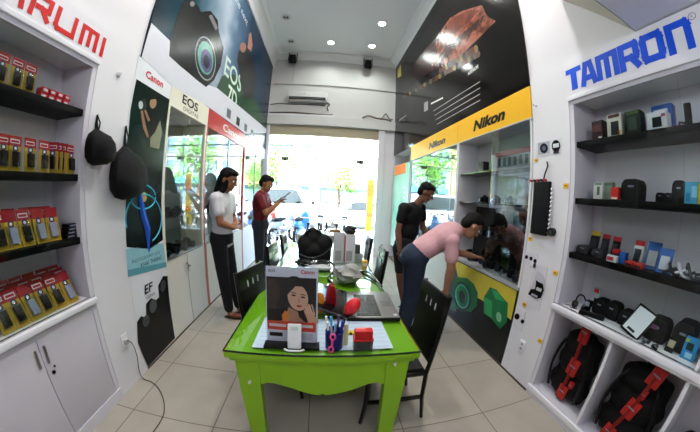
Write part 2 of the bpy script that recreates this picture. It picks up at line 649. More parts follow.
green_table('desk', 'second desk with white door reflection painted into its top, under the large black camera bag and white cartons', -0.505, 0.53, 2.46, 3.86, top=mat(0xc6cdbc, 0.3))  # pale top colour holds the bright doorway's reflection in the glass
m = MB()
m.box((-0.36, 1.09, TZ - 0.001), (0.385, 1.42, TZ + 0.0004), mat(0xaebfcc, 0.35, noise=0.08, scale=30))
for k in range(7):
    m.box((-0.34, 1.11 + k * 0.042, TZ + 0.0004), (0.37, 1.118 + k * 0.042, TZ + 0.0007), mat(0xa3b5c3, 0.4))
tag(m.obj('price_sheet', loc=(0, 1.25, TZ), smooth=0), 'pale blue printed sheet lying flat at the front of the green desk', 'paper')
# low white desk near the glass doors
t = thing('desk', 'plain white desk standing just inside the glass doors', 'table', (0.03, 5.05, 0))
m = MB(); m.box((-0.55, -0.3, 0.71), (0.55, 0.3, 0.745), WPANEL, bevel=0.005); m.obj('tabletop', t)
m = MB(); m.box((-0.53, 0.24, 0.1), (0.53, 0.26, 0.71), WPANEL); m.obj('modesty_panel', t, smooth=0)
for sx in (-1, 1):
    m = MB(); m.box((sx * 0.53 - 0.015, -0.28, 0), (sx * 0.53 + 0.015, 0.28, 0.71), WPANEL); m.obj('side_panel', t, smooth=0)

# ---------------------------------------------------------------- black dining chairs with three holes in the backrest
CH = mat(0x080707, 0.3, noise=0.1, scale=30, coat=0.1, spec=.3)
def make_chair(label):
    t = thing('dining_chair', label, 'chair', group='black chairs around the desks')
    m = MB()
    m.box((-0.19, -0.19, 0.42), (0.19, 0.22, 0.455), CH, bevel=0.012)
    m.box((-0.17, -0.17, 0.455), (0.17, 0.2, 0.475), mat(0x161414, 0.6), bevel=0.01)
    m.obj('seat', t)
    m = MB()
    T = Matrix.Translation((0, -0.2, 0.45)) @ Matrix.Rotation(R_(6), 4, 'X')
    # the slab with real slots: a lower panel, a top rail and four bars between the slots
    m.box((-0.18, -0.011, 0.06), (0.18, 0.011, 0.40), CH, T, bevel=0.004)
    m.box((-0.185, -0.012, 0.45), (0.185, 0.012, 0.535), CH, T, bevel=0.008)
    xs = [-0.18, -0.082, -0.058, -0.012, 0.012, 0.058, 0.082, 0.18]
    for q in range(0, 8, 2):
        m.box((xs[q], -0.011, 0.395), (xs[q + 1], 0.011, 0.455), CH, T)
    m.obj('backrest', t)
    for x in (-0.07, 0.0, 0.07):
        m = MB()
        m.tube([(x + 0.012 * math.cos(a), 0, 0.425 + 0.027 * math.sin(a)) for a in [k * math.pi / 6 for k in range(12)]], 0.0055, mat(0xe6e6e6, 0.25, metal=0.3), n=6, T=T, closed=True)
        m.obj('slot_rim', t)['label'] = 'bright rim of a slot'
    for sx in (-1, 1):
        m = MB()
        m.tube([(sx * 0.175, -0.275, 0.98), (sx * 0.178, -0.235, 0.7), (sx * 0.178, -0.195, 0.44), (sx * 0.178, -0.2, 0.22), (sx * 0.178, -0.235, 0.0)], [0.012, 0.016, 0.019, 0.017, 0.014], CH, n=4)
        m.obj('rear_leg', t)
        m = MB()
        m.tube([(sx * 0.165, 0.185, 0.43), (sx * 0.165, 0.19, 0.2), (sx * 0.165, 0.215, 0.0)], [0.021, 0.018, 0.014], CH, n=4)
        m.obj('front_leg', t)
        m = MB()
        m.box((sx * 0.17 - 0.009, -0.2, 0.2), (sx * 0.17 + 0.009, 0.195, 0.225), CH)
        m.obj('stretcher', t, smooth=0)
    m = MB(); m.box((-0.165, 0.17, 0.36), (0.165, 0.19, 0.42), CH); m.obj('seat_rail', t, smooth=0)
    return t
chair = make_chair('black slotted-back dining chair at the right side of the green desk, nearest the camera')
chair.location = (0.485, 1.395, 0); chair.rotation_euler = (0, 0, R_(91))
for (x, y, rz, lb) in [(-0.305, 1.70, -106, 'black slotted-back dining chair left of the green desk, behind the portrait display stand'),
                       (-0.315, 2.64, -95, 'middle one of the three black dining chairs along the left side of the desks'),
                       (-0.305, 3.39, -90, 'farthest black dining chair on the left of the desks, beside the black camera bag'),
                       (0.42, 2.62, 88, 'black dining chair right of the desks, seen edge-on behind the laptop'),
                       (0.40, 3.36, 88, 'black dining chair right of the desks, farther one of two near the glass doors')]:
    dup(chair, lb, (x, y, 0), R_(rz))

# ---------------------------------------------------------------- stroke letters
def strokes(mb, T, lines, w, m, depth=0.002):
    """square-cornered letter strokes: each line a list of (u,v); mitred by overlapping bars"""
    for L in lines:
        for a, b in zip(L, L[1:]):
            a, b = Vector((*a, 0)), Vector((*b, 0))
            d = (b - a)
            l = d.length
            d.normalize()
            n = Vector((-d.y, d.x, 0)) * w / 2
            e = d * w / 2 * 0.98
            p = [a - e - n, b + e - n, b + e + n, a - e + n]
            strokes.k = (strokes.k + 1) % 9
            mb.prism([tuple(q) for q in p], (0, 0, depth + 0.0002 * strokes.k), m, T)

# ---------------------------------------------------------------- tall display cabinets either side of the photographer
strokes.k = 0
def side_cabinet(side, name, label, y0, y1, letters, door_edges, bays):
    """side -1 left, +1 right. front plane at XL / XR"""
    xf = XL if side < 0 else XR
    dx = side                      # into the wall
    xb = xf + dx * 0.335
    def bx(m, a0, a1, ya, yb, za, zb, mt, bevel=0.0):
        xa, xc = sorted((xf + dx * a0, xf + dx * a1))
        m.box((xa, ya, za), (xc, yb, zb), mt, bevel=bevel)
    t = thing(name, label, 'cabinet', (xf + dx * 0.17, (y0 + y1) / 2, 0))
    m = MB()
    bx(m, 0.30, 0.34, y0, y1, 0.0, 2.62, LAM)
    m.obj('back_panel', t, world=True, smooth=0)
    for ya, yb in ((y0, y0 + 0.02), (y1 - 0.035, y1)):
        m = MB()
        bx(m, 0.0, 0.30, ya, yb, 0.0, 2.36, LAM)
        m.obj('side_panel', t, world=True, smooth=0)
    m = MB()
    bx(m, -0.03, 0.30, y0, y1, 0.81, 0.845, WPANEL, 0.004)
    m.obj('counter', t, world=True)
    m = MB()
    bx(m, -0.012, 0.30, y0, y1, 0.0, 0.09, LAM)
    m.obj('plinth', t, world=True, smooth=0)
    m = MB()
    bx(m, -0.01, 0.30, y0, y1, 2.385, 2.62 if side < 0 else 2.65, WPANEL)
    bx(m, -0.02, 0.30, y0, y1, 2.352, 2.385, WPANEL, 0.006)
    bx(m, -0.002, 0.02, y0, y1, 2.325, 2.352, LAMD)
    h = m.obj('header', t, world=True, smooth=0)
    m = MB()
    T = frame((xf - dx * 0.0105, 0, 0), (0, -side, 0), (0, 0, 1))
    letters(m, T)
    m.obj('lettering', h, world=True, smooth=0)
    zs = (2.045, 1.64, 1.25)
    for z in zs:
        m = MB()
        bx(m, 0.02, 0.295, y0 + 0.02, y1 - 0.035, z - 0.042, z, mat(0x040404, 0.5, spec=0.12), 0.003)
        m.obj('shelf', t, world=True)
    for q in range(1, 4):
        m = MB()
        yy = y1 - 0.035 - q * (y1 - y0) * 0.245
        bx(m, 0.003 + (q % 2) * 0.006, 0.008 + (q % 2) * 0.006, yy - 0.24, yy + 0.245, 0.855, 2.32, GLASS)
        m.obj('glass_door', t, world=True, smooth=0)
    m = MB()
    bx(m, -0.005, 0.012, y0, y1, 0.846, 0.853, CHROME)
    m.obj('door_track', t, world=True, smooth=0)
    bays(t, bx)
    return t

def letters_left(m, T):
    # U V along +y on the left wall: M A R U M I in wide red strokes
    zb, h = 2.425, 0.11
    def L(y, lines, w): strokes(m, T, [[(y + a * w, zb + b * h) for a, b in l] for l in lines], 0.028, RED)
    L(1.222, [[(0, 0), (0, 1)]], 1)
    L(1.045, [[(0, 0), (0, 1), (1, 1), (1, 0)], [(.5, 1), (.5, .1)]], 0.115)
    L(0.855, [[(0, 1), (0, .15), (.12, 0), (1, 0), (1, 1)]], 0.125)
    L(0.695, [[(0, 0), (0, 1)], [(0, 1), (1, 1), (1, .45), (.3, .45)], [(.55, .45), (1, 0)]], 0.105)
    L(0.52, [[(0, 0), (0.15, 1), (.85, 1), (1, 0)], [(0.05, .35), (.95, .35)]], 0.12)
    L(0.33, [[(0, 0), (0, 1), (1, 1), (1, 0)], [(.5, 1), (.5, .1)]], 0.115)
def bays_left(t, bx):
    for i, (ya, yb) in enumerate(((0.757, 1.185), (0.325, 0.753), (-0.107, 0.321), (-0.539, -0.111))):
        m = MB()
        bx(m, -0.004, 0.014, ya, yb, 0.095, 0.795, mat(0xc6c1c8, 0.35, noise=0.03, scale=3), 0.002)
        d = m.obj('door', t, world=True)
        near = i % 2 == 0
        yh = ya + 0.028 if near else yb - 0.028
        m = MB()
        bx(m, -0.012, -0.004, yh - 0.007, yh + 0.007, 0.61, 0.72, STEEL, 0.002)
        m.obj('handle', d, world=True)
        if near:
            m = MB()
            m.cyl((XL + 0.004, yh + 0.006, 0.545), (XL + 0.013, yh + 0.006, 0.545), 0.011, BLACK)
            m.cyl((XL + 0.004, yh + 0.025, 0.575), (XL + 0.009, yh + 0.025, 0.575), 0.006, DGREY)
            m.obj('lock', d, world=True)
    m = MB()
    bx(m, -0.002, 0.02, -0.7, 1.22, 0.796, 0.812, LAMD)
    m.obj('top_rail', t, world=True, smooth=0)
    m = MB()
    bx(m, 0.014, 0.03, 1.186, 1.22, 0.09, 0.8, LAMD)
    m.obj('door_frame', t, world=True, smooth=0)
side_cabinet(-1, 'display_cabinet', 'tall white glazed cabinet with red-lettered header, black shelves of battery packs and cupboard doors', -0.70, 1.228, letters_left, None, bays_left)

TB = mat(0x1a4fd0, 0.35)
def letters_right(m, T):
    zb, h = 2.428, 0.172
    # u grows towards the camera (u = -y)
    def P(y, pts, w, hole=None):
        m.prism([(-y + a * w, zb + b * h, 0) for a, b in pts], (0, 0, 0.002), TB, T)
    def bars(y, w, lines, sw=0.04):
        strokes(m, T, [[(-y + a * w, zb + b * h) for a, b in l] for l in lines], sw, TB)
    P(1.215, [(0, .77), (0, 1), (1, 1), (1, .77), (.69, .77), (.69, 0), (.31, 0), (.31, .77)], 0.135)
    bars(1.07, 0.095, [[(0, .08), (.30, .91), (.70, .91), (1, .08)], [(.15, .30), (.85, .30)]], 0.04)
    bars(0.935, 0.125, [[(0, .08), (0, .91), (1, .91), (1, .08)], [(.5, .9), (.5, .08)]], 0.04)
    bars(0.765, 0.10, [[(0, .08), (0, .91), (.95, .91), (1, .85), (1, .5), (.95, .42), (.05, .42)], [(.62, .42), (1, .08)]], 0.041)
    bars(0.615, 0.105, [[(.08, .09), (0, .22), (0, .78), (.08, .91), (.92, .91), (1, .78), (1, .22), (.92, .09), (.08, .09)]], 0.042)
    bars(0.455, 0.105, [[(0, .08), (0, .91), (.9, .91), (1, .8), (1, .08)]], 0.042)
    u = -0.31
    m.tube([(u + 0.02 * math.cos(a), 2.595 + 0.02 * math.sin(a), 0.001) for a in [k * math.pi / 8 for k in range(16)]], 0.0022, mat(0x8f92a5, 0.5), n=6, T=T, closed=True)
    m.mesh(text_mesh('R'), mat(0x8f92a5, 0.5), frame(T @ Vector((u - 0.007, 2.585, 0.001)), (0, -0.014, 0), (0, 0, 0.02)))
def bays_right(t, bx):
    # open storage bays under the counter
    m = MB()
    bx(m, 0.0, 0.3, -0.7, 1.19, 0.09, 0.10, LAMD)
    m.obj('bay_floor', t, world=True, smooth=0)
    for y in (0.705, 0.215, -0.275):
        m = MB()
        bx(m, 0.0, 0.3, y - 0.011, y + 0.011, 0.1, 0.81, WPANEL)
        m.obj('divider', t, world=True, smooth=0)
    m = MB()
    bx(m, -0.012, 0.012, -0.7, 1.22, 0.785, 0.815, WPANEL, 0.003)
    bx(m, -0.02, 0.012, -0.7, 1.22, 0.045, 0.095, WPANEL, 0.004)
    m.obj('front_rail', t, world=True)
side_cabinet(1, 'display_cabinet', 'tall white glazed cabinet with blue-lettered header, black shelves of accessories and open bays below', -0.74, 1.22, letters_right, None, bays_right)
m = MB()
m.box((XR - 0.02, 0.198, 0.86), (XR + 0.29, 0.212, 1.24), WPANEL)
m.obj('upright', bpy.data.objects['display_cabinet.001'], world=True, smooth=0)

# ---------------------------------------------------------------- Canon showcases along the left wall
CASEBACK = mat(0x8f9694, 0.4, noise=0.1, scale=3)
def left_case(label, y0, y1, frame_m, head_m, draw, plinth_m, post_m=None):
    t = thing('showcase', label, 'showcase', (XL - 0.17, (y0 + y1) / 2, 0))
    pm = post_m or frame_m
    m = MB(); m.box((XL - 0.34, y0, 0), (XL - 0.32, y1, 2.6), CASEBACK); m.obj('back_panel', t, world=True, smooth=0)
    for ya, yb in ((y0, y0 + 0.03), (y1 - 0.03, y1)):
        m = MB(); m.box((XL - 0.32, ya, 0.85), (XL + 0.004, yb, 2.36), pm); m.obj('post', t, world=True, smooth=0)
    m = MB(); m.box((XL - 0.32, y0, 2.36), (XL + 0.004, y1, 2.6), head_m)
    h = m.obj('header', t, world=True, smooth=0)
    m = MB(); draw(m); m.obj('lettering', h, world=True, smooth=0)
    m = MB(); m.box((XL - 0.32, y0, 0), (XL, y1, 0.85), plinth_m); m.obj('base_cupboard', t, world=True, smooth=0)
    yc = (y0 + y1) / 2
    for z in (1.25, 1.62, 2.0):
        m = MB()
        m.box((XL - 0.31, y0 + 0.03, z), (XL - 0.04, y1 - 0.03, z + 0.008), GLASS)
        m.obj('glass_shelf', t, world=True, smooth=0)
    for ya, yb, dx in ((y0 + 0.03, yc + 0.02, -0.012), (yc - 0.02, y1 - 0.03, -0.02)):
        m = MB(); m.box((XL + dx, ya, 0.865), (XL + dx + 0.005, yb, 2.355), CASEGLASS); m.obj('glass_door', t, world=True, smooth=0)
    m = MB()
    m.box((XL - 0.03, y0 + 0.03, 0.85), (XL + 0.003, y1 - 0.03, 0.866), STEEL)
    m.obj('door_track', t, world=True, smooth=0)
    return t
IVORY = mat(0xe4dfcd, 0.35)
WBASE = mat(0xd9d6cc, 0.35, noise=0.03, scale=3)
def dr_eos(m):
    wall_text(m, 'EOS', BLACK, (XL + 0.0055, 2.31, 2.45), 0.34, 0.10, -1, offset=0.02)
    wall_text(m, 'DIGITAL', BLACK, (XL + 0.0055, 2.35, 2.385), 0.34, 0.04, -1)
c1 = left_case('white glazed showcase under the cream header with black letters', 2.095, 2.93, IVORY, IVORY, dr_eos, WBASE)
m = MB(); m.box((XL, 2.51, 0.03), (XL + 0.002, 2.514, 0.84), SK); m.obj('door_gap', c1, world=True, smooth=0)
m = MB()
m.cyl((XL, 2.53, 0.7), (XL + 0.02, 2.53, 0.7), 0.012, CHROME); m.cyl((XL, 2.48, 0.74), (XL + 0.02, 2.48, 0.74), 0.012, CHROME)
m.tube([(XL + 0.018, 2.48, 0.74), (XL + 0.022, 2.5, 0.66), (XL + 0.02, 2.53, 0.64)], 0.003, STEEL)
m.obj('lock', c1, world=True)
def dr_red(m):
    wall_text(m, 'Canon', WPANEL, (XL + 0.0055, 3.42, 2.43), 0.74, 0.11, -1, offset=0.02)
c2 = left_case('showcase framed in dark red with white lettering on its header', 2.935, 4.50, CRED, CRED, dr_red, WBASE)
for y in (2.95, 4.44):
    m = MB()
    m.box((XL, y - 0.012, 0.02), (XL + 0.003, y + 0.05, 0.86), mat(0xb2605c, 0.4))
    m.obj('base_stripe', c2, world=True, smooth=0)
m = MB(); m.box((XL, 3.70, 0.03), (XL + 0.002, 3.704, 0.84), SK); m.obj('door_gap', c2, world=True, smooth=0)
m = MB(); m.box((XL - 0.01, 3.70, 0.87), (XL + 0.002, 3.72, 2.35), STEEL); m.obj('door_stile', c2, world=True, smooth=0)
def dr_far(m):
    for k in range(3):
        m.box((XL + 0.0045, 4.75 + k * 0.4, 2.42), (XL + 0.006, 4.95 + k * 0.4, 2.54), mat(0xa9b4bb, 0.4))
c3 = left_case('pale glazed showcase at the door end, behind the man in dark red', 4.505, 6.0, WPANEL, WPANEL, dr_far, WPANEL)
m = MB(); m.box((XL - 0.01, 5.2, 0.87), (XL + 0.003, 5.225, 2.35), mat(0x3f7f86, 0.3)); m.obj('door_stile', c3, world=True, smooth=0)

# ---------------------------------------------------------------- Nikon showcases along the right wall
NB = mat(0xd4d4d6, 0.4, noise=0.03, scale=3)
def nikon_case(label, y0, y1, backm, basem, ty, tw, th, stile):
    t = thing('showcase', label, 'showcase', (XR + 0.17, (y0 + y1) / 2, 0))
    m = MB(); m.box((XR + 0.32, y0, 0), (XR + 0.34, y1, 2.62), backm); m.obj('back_panel', t, world=True, smooth=0)
    for ya, yb in ((y0, y0 + 0.025), (y1 - 0.025, y1)):
        m = MB(); m.box((XR - 0.004, ya, 0.82), (XR + 0.32, yb, 2.33), NB); m.obj('side_panel', t, world=True, smooth=0)
    m = MB(); m.box((XR - 0.008, y0, 2.33), (XR + 0.32, y1, 2.625), YEL)
    m.box((XR - 0.009, y0, 2.322), (XR + 0.3, y1, 2.33), NB)
    h = m.obj('header', t, world=True, smooth=0)
    m = MB(); wall_text(m, 'Nikon', BLACK, (XR - 0.0095, ty, 2.40), tw, th, 1, shear=0.25, offset=0.05)
    m.obj('lettering', h, world=True, smooth=0)
    m = MB(); m.box((XR, y0, 0), (XR + 0.32, y1, 0.80), basem); m.obj('base_cupboard', t, world=True, smooth=0)
    m = MB(); m.box((XR - 0.012, y0, 0.80), (XR + 0.32, y1, 0.83), mat(0xb9babd, 0.2, metal=0.3)); m.obj('counter', t, world=True, smooth=0)
    n = 2
    for q in range(n):
        ya, yb = y0 + 0.025 + q * (y1 - y0 - 0.05) / n, (-0.06 if not stile else 0) + y0 + 0.025 + (q + 1) * (y1 - y0 - 0.05) / n
        if stile or q == 0:
            m = MB(); m.box((XR + 0.004 + 0.008 * q, ya, 0.845), (XR + 0.009 + 0.008 * q, yb, 2.315), CASEGLASS); m.obj('glass_door', t, world=True, smooth=0)
    return t
MIRROR = mat(0x93a09c, 0.12, metal=0.55, noise=0.05, scale=2)
n1 = nikon_case('yellow-headed showcase nearer the camera, with the green camera picture on its base', 1.61, 2.90, mat(0xc9cccf, 0.35), mat(0x222222, 0.4), 2.54, 0.58, 0.13, False)
n2 = nikon_case('yellow-headed showcase nearer the street, mirroring the trees', 2.905, 4.75, MIRROR, WBASE, 3.86, 0.60, 0.11, True)
for z in (1.56, 1.92):
    m = MB(); m.box((XR + 0.03, 1.64, z - 0.02), (XR + 0.31, 2.87, z), BLACK if z == 1.56 else mat(0x2a2c2c, 0.3)); m.obj('shelf', n1, world=True, smooth=0)
m = MB(); m.box((XR + 0.02, 1.64, 1.16), (XR + 0.31, 2.87, 1.168), GLASS); m.obj('glass_shelf', n1, world=True, smooth=0)
m = MB()
m.box((XR + 0.315, 1.64, 0.83), (XR + 0.319, 2.87, 1.5), mat(0x17191a, 0.15, coat=0.5))
m.obj('dark_backing', n1, world=True, smooth=0)
m = MB(); m.box((XR + 0.30, 1.64, 2.12), (XR + 0.318, 2.5, 2.17), CRED)
for k in range(9):
    m.box((XR + 0.31, 1.70 + k * 0.09, 2.0), (XR + 0.316, 1.74 + k * 0.09, 2.1), mat(0x3b4246, 0.4))
m.obj('price_strip', n1, world=True, smooth=0)
for z in (1.25, 1.65):
    m = MB(); m.box((XR + 0.03, 2.93, z), (XR + 0.31, 4.72, z + 0.008), GLASS); m.obj('glass_shelf', n2, world=True, smooth=0)
# ---------------------------------------------------------------- printed posters
def art(m, pts, x, mt, k):
    """a flat printed shape on the poster in the plane x, k ink layers above the sheet"""
    s = 1 if x < 0 else -1
    e = 0.0006
    m.prism([tuple(at_x(px, py, x) + Vector((s * e * (k - 1), 0, 0))) for px, py in pts], (s * e, 0, 0), mt)
def oval(cx, cy, rx, ry, tilt=0, n=20):
    c, s_ = math.cos(R_(tilt)), math.sin(R_(tilt))
    return [(cx + rx * math.cos(a) * c - ry * math.sin(a) * s_, cy + rx * math.cos(a) * s_ + ry * math.sin(a) * c) for a in [2 * math.pi * i / n for i in range(n)]]
def ink(h, noise=0.12, scale=12, rough=0.25): return mat(h, rough, noise=noise, scale=scale)

# big camera poster, upper left wall
PX = XL + 0.004
t = thing('wall_poster', 'huge blue wall poster of a black camera and green lettering, high on left wall', 'poster', (PX, 3.8, 2.61))
m = MB()
m.box((XL - 0.012, 1.62, 2.61), (PX - 0.001, 6.02, 4.84), gradient_mat('blue print', [(0.0, 0x0b2630), (0.12, 0x163f4c), (0.2, 0x5a707e), (0.32, 0x93a0ac), (0.42, 0x46627a), (0.55, 0x193a58), (1.0, 0x122a3e)], 1, -2.2, 2.2, noise=0.12))
sheet = m.obj('printed_sheet', t, world=True, smooth=0)
# centre the ink gradient on the sheet
sheet.data.transform(Matrix.Translation((0, -3.82, -3.7)))
sheet.location = (0, 3.82, 3.7)
m = MB()
art(m, [(216, 89), (222, 76), (234, 74), (247, 88), (258, 104), (266, 124), (266, 131)], PX, ink(0x1e4428, 0.6, 6), 1)
art(m, [(141.5, 57), (151.5, 23), (170, 41), (174, 60), (199, 82), (217, 88), (266.5, 129), (266, 133), (245, 133.5), (208, 106.5), (173, 86.5)], PX, ink(0xcfd0d8, 0.03), 2)
art(m, [(170, 41), (169, 56), (180, 66), (198, 81), (206, 87), (214, 80), (220.6, 66), (223.6, 48), (218.6, 32), (217.6, 20), (210.5, 11), (200.5, 12), (198.4, 6), (192, 1), (184, 1), (179, 12), (173, 30)], PX, ink(0x141312, 0.3, 8), 3)
art(m, [(176, 36), (183, 14), (190, 8), (198, 20), (192, 44), (186, 60), (174, 56)], PX, ink(0x201e1c, 0.25, 10), 4)
art(m, oval(205.2, 58.5, 11.8, 25, -6), PX, ink(0x171717), 5)
art(m, oval(205.2, 58.5, 10.2, 22.5, -6), PX, ink(0x8d9294), 6)
art(m, oval(205.2, 58.5, 9.4, 21, -6), PX, ink(0x20282a), 7)
art(m, oval(205.2, 58, 7.8, 17, -6), PX, ink(0x5c8f83, 0.4, 10), 8)
art(m, oval(206, 61, 5.6, 12, -6), PX, ink(0x54517a, 0.4, 10), 9)
art(m, oval(206, 62, 3, 7, -6), PX, ink(0x1e2130), 10)
art(m, [(208.5, 16), (211.5, 14.5), (218, 28), (215.5, 31)], PX, ink(0x6f6f70), 5)
art(m, oval(192, 4, 3.5, 4, 0), PX, ink(0x0b0b0c), 5)
art(m, oval(192, 4, 2.3, 2.6, 0), PX, ink(0x77756f), 6)
m.obj('camera_picture', t, world=True, smooth=0)
m = MB()
art(m, [(237, 60), (239, 50), (245, 47), (250, 52), (254, 60), (256, 78), (254, 100), (244, 98), (240, 76)], PX, ink(0x21211f), 3)
art(m, oval(243, 47.5, 3, 5), PX, ink(0x9a6a55), 4)
art(m, [(247.5, 48), (249, 34), (251, 32), (252.5, 45), (251, 52)], PX, ink(0xb98068), 4)
m.obj('photographer_picture', t, world=True, smooth=0)
m = MB()
wall_text(m, 'EOS', ink(0xbcd0c4), (PX + 0.001, 3.22, 3.22), 0.75, 0.30, -1, offset=0.015)
wall_text(m, '7D', ink(0xcfdccf), (PX + 0.001, 3.45, 2.88), 0.4, 0.28, -1, offset=0.02)
wall_text(m, 'the next', ink(0xc0c8d0), (PX + 0.001, 3.1, 4.45), 0.7, 0.12, -1)
for k in range(5):
    m.box((PX, 3.5 + k * 0.42, 2.66), (PX + 0.0022, 3.66 + k * 0.42, 2.80), ink(0x5d6468 if k != 1 else 0x222428))
m.obj('lettering', t, world=True, smooth=0)

# narrow standing poster
PN = XL + 0.004
t = thing('advertising_panel', 'narrow floor-to-header poster panel with photographer, cyan ring and dark lenses', 'poster', (XL, 1.84, 0))
m = MB()
m.box((XL - 0.03, 1.588, 0.02), (PN - 0.001, 2.092, 2.6), mat(0xdfe2e6, 0.25, noise=0.03, scale=3))
m.obj('printed_sheet', t, world=True, smooth=0)
m = MB()
art(m, [(136.5, 79), (169.5, 99.5), (165.5, 135), (162.5, 173), (161.5, 205), (163, 240), (150, 249), (126.5, 247), (125.5, 220), (126, 190), (127.5, 150), (130.5, 110)], PN, gradient_mat('dark green print', [(0, 0x050808), (0.5, 0x070d0f), (0.8, 0x0c241f), (1, 0x08120f)], 2, 1.0, 2.45, noise=0.3), 1)
art(m, [(126.3, 249), (163.4, 243), (166, 262), (127.5, 270)], PN, ink(0x8fc3cd, 0.1), 1)
art(m, [(127.5, 270), (166, 262), (166.2, 267), (128, 277)], PN, ink(0x5c9aa6, 0.1), 2)
art(m, [(138, 343), (137, 322), (141, 316), (146, 318), (146, 304), (151, 298), (156, 300), (159, 297), (158, 286), (163, 276), (167.5, 276), (169, 296), (175, 338), (148, 367)], PN, ink(0x0d0e0f, 0.3), 2)
art(m, oval(146, 321, 3.5, 6, 10), PN, ink(0x3d4144), 3)
art(m, oval(153, 306, 3.5, 7, 10), PN, ink(0x4a4e50), 3)
art(m, oval(163, 286, 2.6, 6, 10), PN, ink(0x3d4144), 3)
m.obj('printed_zones', t, world=True, smooth=0)
m = MB()
art(m, [(146, 108), (151, 112), (157, 108), (163, 116), (163, 134), (160, 150), (149, 148), (148, 132), (145, 120)], PN, ink(0x101212), 2)
art(m, oval(153, 103, 3.4, 5.6, 8), PN, ink(0x9a735a), 3)
art(m, [(148.5, 100), (150, 95), (156, 96), (158, 103), (156, 99)], PN, ink(0x14100d), 4)
art(m, [(140.5, 111), (142.5, 109), (145.5, 125), (149, 137), (147, 138), (143, 128)], PN, ink(0x8f6a52), 3)
art(m, [(143, 108), (146, 110), (150, 120), (148, 122)], PN, ink(0x8f6a52), 3)
art(m, [(150, 138), (155, 132), (160, 120), (162, 132), (159, 149), (150, 147)], PN, ink(0x7f7f68, 0.3), 3)
art(m, [(151, 118), (158, 113), (160, 120), (155, 132), (151, 136)], PN, ink(0x0b0d0d), 3)
art(m, [(138, 101), (145, 98), (147, 107), (144, 111), (138, 110)], PN, ink(0x2a2d2e), 5)
art(m, oval(140.5, 105, 2.2, 4), PN, ink(0xb9bec0), 6)
m.obj('photographer_picture', t, world=True, smooth=0)
m = MB()
def loop(cx, cy, rx, ry, a0, a1, r):
    return [at_x(cx + rx * math.cos(a), cy + ry * math.sin(a), PN + 0.002) for a in [R_(a0 + (a1 - a0) * i / 24) for i in range(25)]]
CY = ink(0x43b6cf)
m.tube(loop(143, 197, 12.5, 12, 0, 350, 0), 0.006, CY, n=6)
m.tube(loop(143.5, 219, 18, 25, -200, 60, 0), 0.006, CY, n=6)
m.tube([at_x(140, 196, PN + .002), at_x(143, 215, PN + .002), at_x(147, 228, PN + .002), at_x(148.5, 246, PN + .002), at_x(149, 252, PN + .002)], [.02, .028, .03, .012, .005], ink(0x2257c8), n=6)
art(m, oval(144, 197, 2.5, 5), PN, ink(0xb19a4a), 4)
m.obj('cyan_ring', t, world=True, smooth=0)
m = MB()
wall_text(m, 'Canon', ink(0xd01a22), (PN + 0.001, 1.71, 2.47), 0.25, 0.065, -1, offset=0.02)
wall_text(m, 'EF', BLACK, (PN + 0.001, 1.74, 0.66), 0.13, 0.08, -1, offset=0.02, shear=0.2)
wall_text(m, 'LENS', DGREY, (PN + 0.001, 1.76, 0.61), 0.12, 0.025, -1)
wall_text(m, 'PHOTOGRAPHY LENS', ink(0x355e68), (PN + 0.001, 1.64, 0.96), 0.38, 0.03, -1)
wall_text(m, 'KHAI THANG', ink(0x1f3f4a), (PN + 0.001, 1.74, 0.90), 0.3, 0.04, -1, offset=0.01)
m.obj('lettering', t, world=True, smooth=0)

# black poster, upper right wall
PR = XR - 0.004
t = thing('wall_poster', 'huge black wall poster with brown canyon picture and rows of lenses, high on right wall', 'poster', (PR, 3.8, 2.63))
m = MB()
m.box((PR + 0.001, 1.62, 2.627), (XR + 0.012, 6.06, 5.10), mat(0x151312, 0.12, noise=0.2, scale=1.5, spec=0.2))
m.obj('printed_sheet', t, world=True, smooth=0)
BR = gradient_mat('canyon print', [(0.0, 0x4a2a20), (0.22, 0x8a4f3e), (0.4, 0x4a2820), (0.6, 0x2a1a16), (0.8, 0x151312)], 1, 1.9, 5.6, noise=0.9, scale=9)
m = MB()
art(m, [(450, 18), (462, 11), (482, 5), (485, 12), (488, 17), (496, 21), (484, 33), (462, 55), (446, 64), (432, 71), (418, 80), (406, 90), (399, 93), (399, 84), (407, 72), (420, 56), (436, 38)], PR, BR, 1)
art(m, [(452, 18), (470, 10), (480, 10), (470, 20), (455, 34), (440, 46), (446, 30)], PR, ink(0x5e3428, 0.7, 9), 2)
for k in range(9):
    u = k / 8
    art(m, [(446 + 36 * u, 46 - 30 * u), (449 + 36 * u, 45 - 30 * u), (440 + 40 * u, 62 - 36 * u), (438 + 40 * u, 62 - 36 * u)], PR, ink(0x35201b, 0.5, 9), 3)
m.obj('canyon_picture', t, world=True, smooth=0)
m = MB()
cols = [0x4a362a, 0x552a24, 0x6a5a34, 0x34302e, 0x4e443a]
for k in range(26):
    u = k / 25
    px, py = 404 + 74 * u, 97 - 43 * u
    art(m, oval(px, py, 1.1 + 1.0 * u, 1.8 + 1.9 * u), PR, ink(cols[k % 5]), 1)
    if k > 12:
        art(m, oval(px - 2, py - 3 - 2 * u, 1.2 + 1.0 * u, 2 + 2 * u), PR, ink(cols[(k + 2) % 5]), 2)
m.obj('lens_row_picture', t, world=True, smooth=0)
m = MB()
LG = ink(0xa8a5a0)
for k in range(5):
    u0, v0 = 428 + k * 1.2, 108.5 + k * 4.4
    x1, v1 = 480, 75 + k * 6.2
    q = 0.5
    if k in (1, 2, 3, 4):
        art(m, [(u0 + 4, v0 - 2), (x1, v1), (x1, v1 + q + .4), (u0 + 4, v0 - 2 + q)], PR, LG, 1)
art(m, [(431, 103), (443, 97), (443, 98.6), (431, 104.6)], PR, ink(0xd8d6d0), 1)
wall_text(m, 'NIKKOR', ink(0xc9c7c0), (PR - 0.001, at_x(468, 76, PR).y, at_x(468, 76, PR).z), 0.24, 0.05, 1, shear=.2, offset=.02)
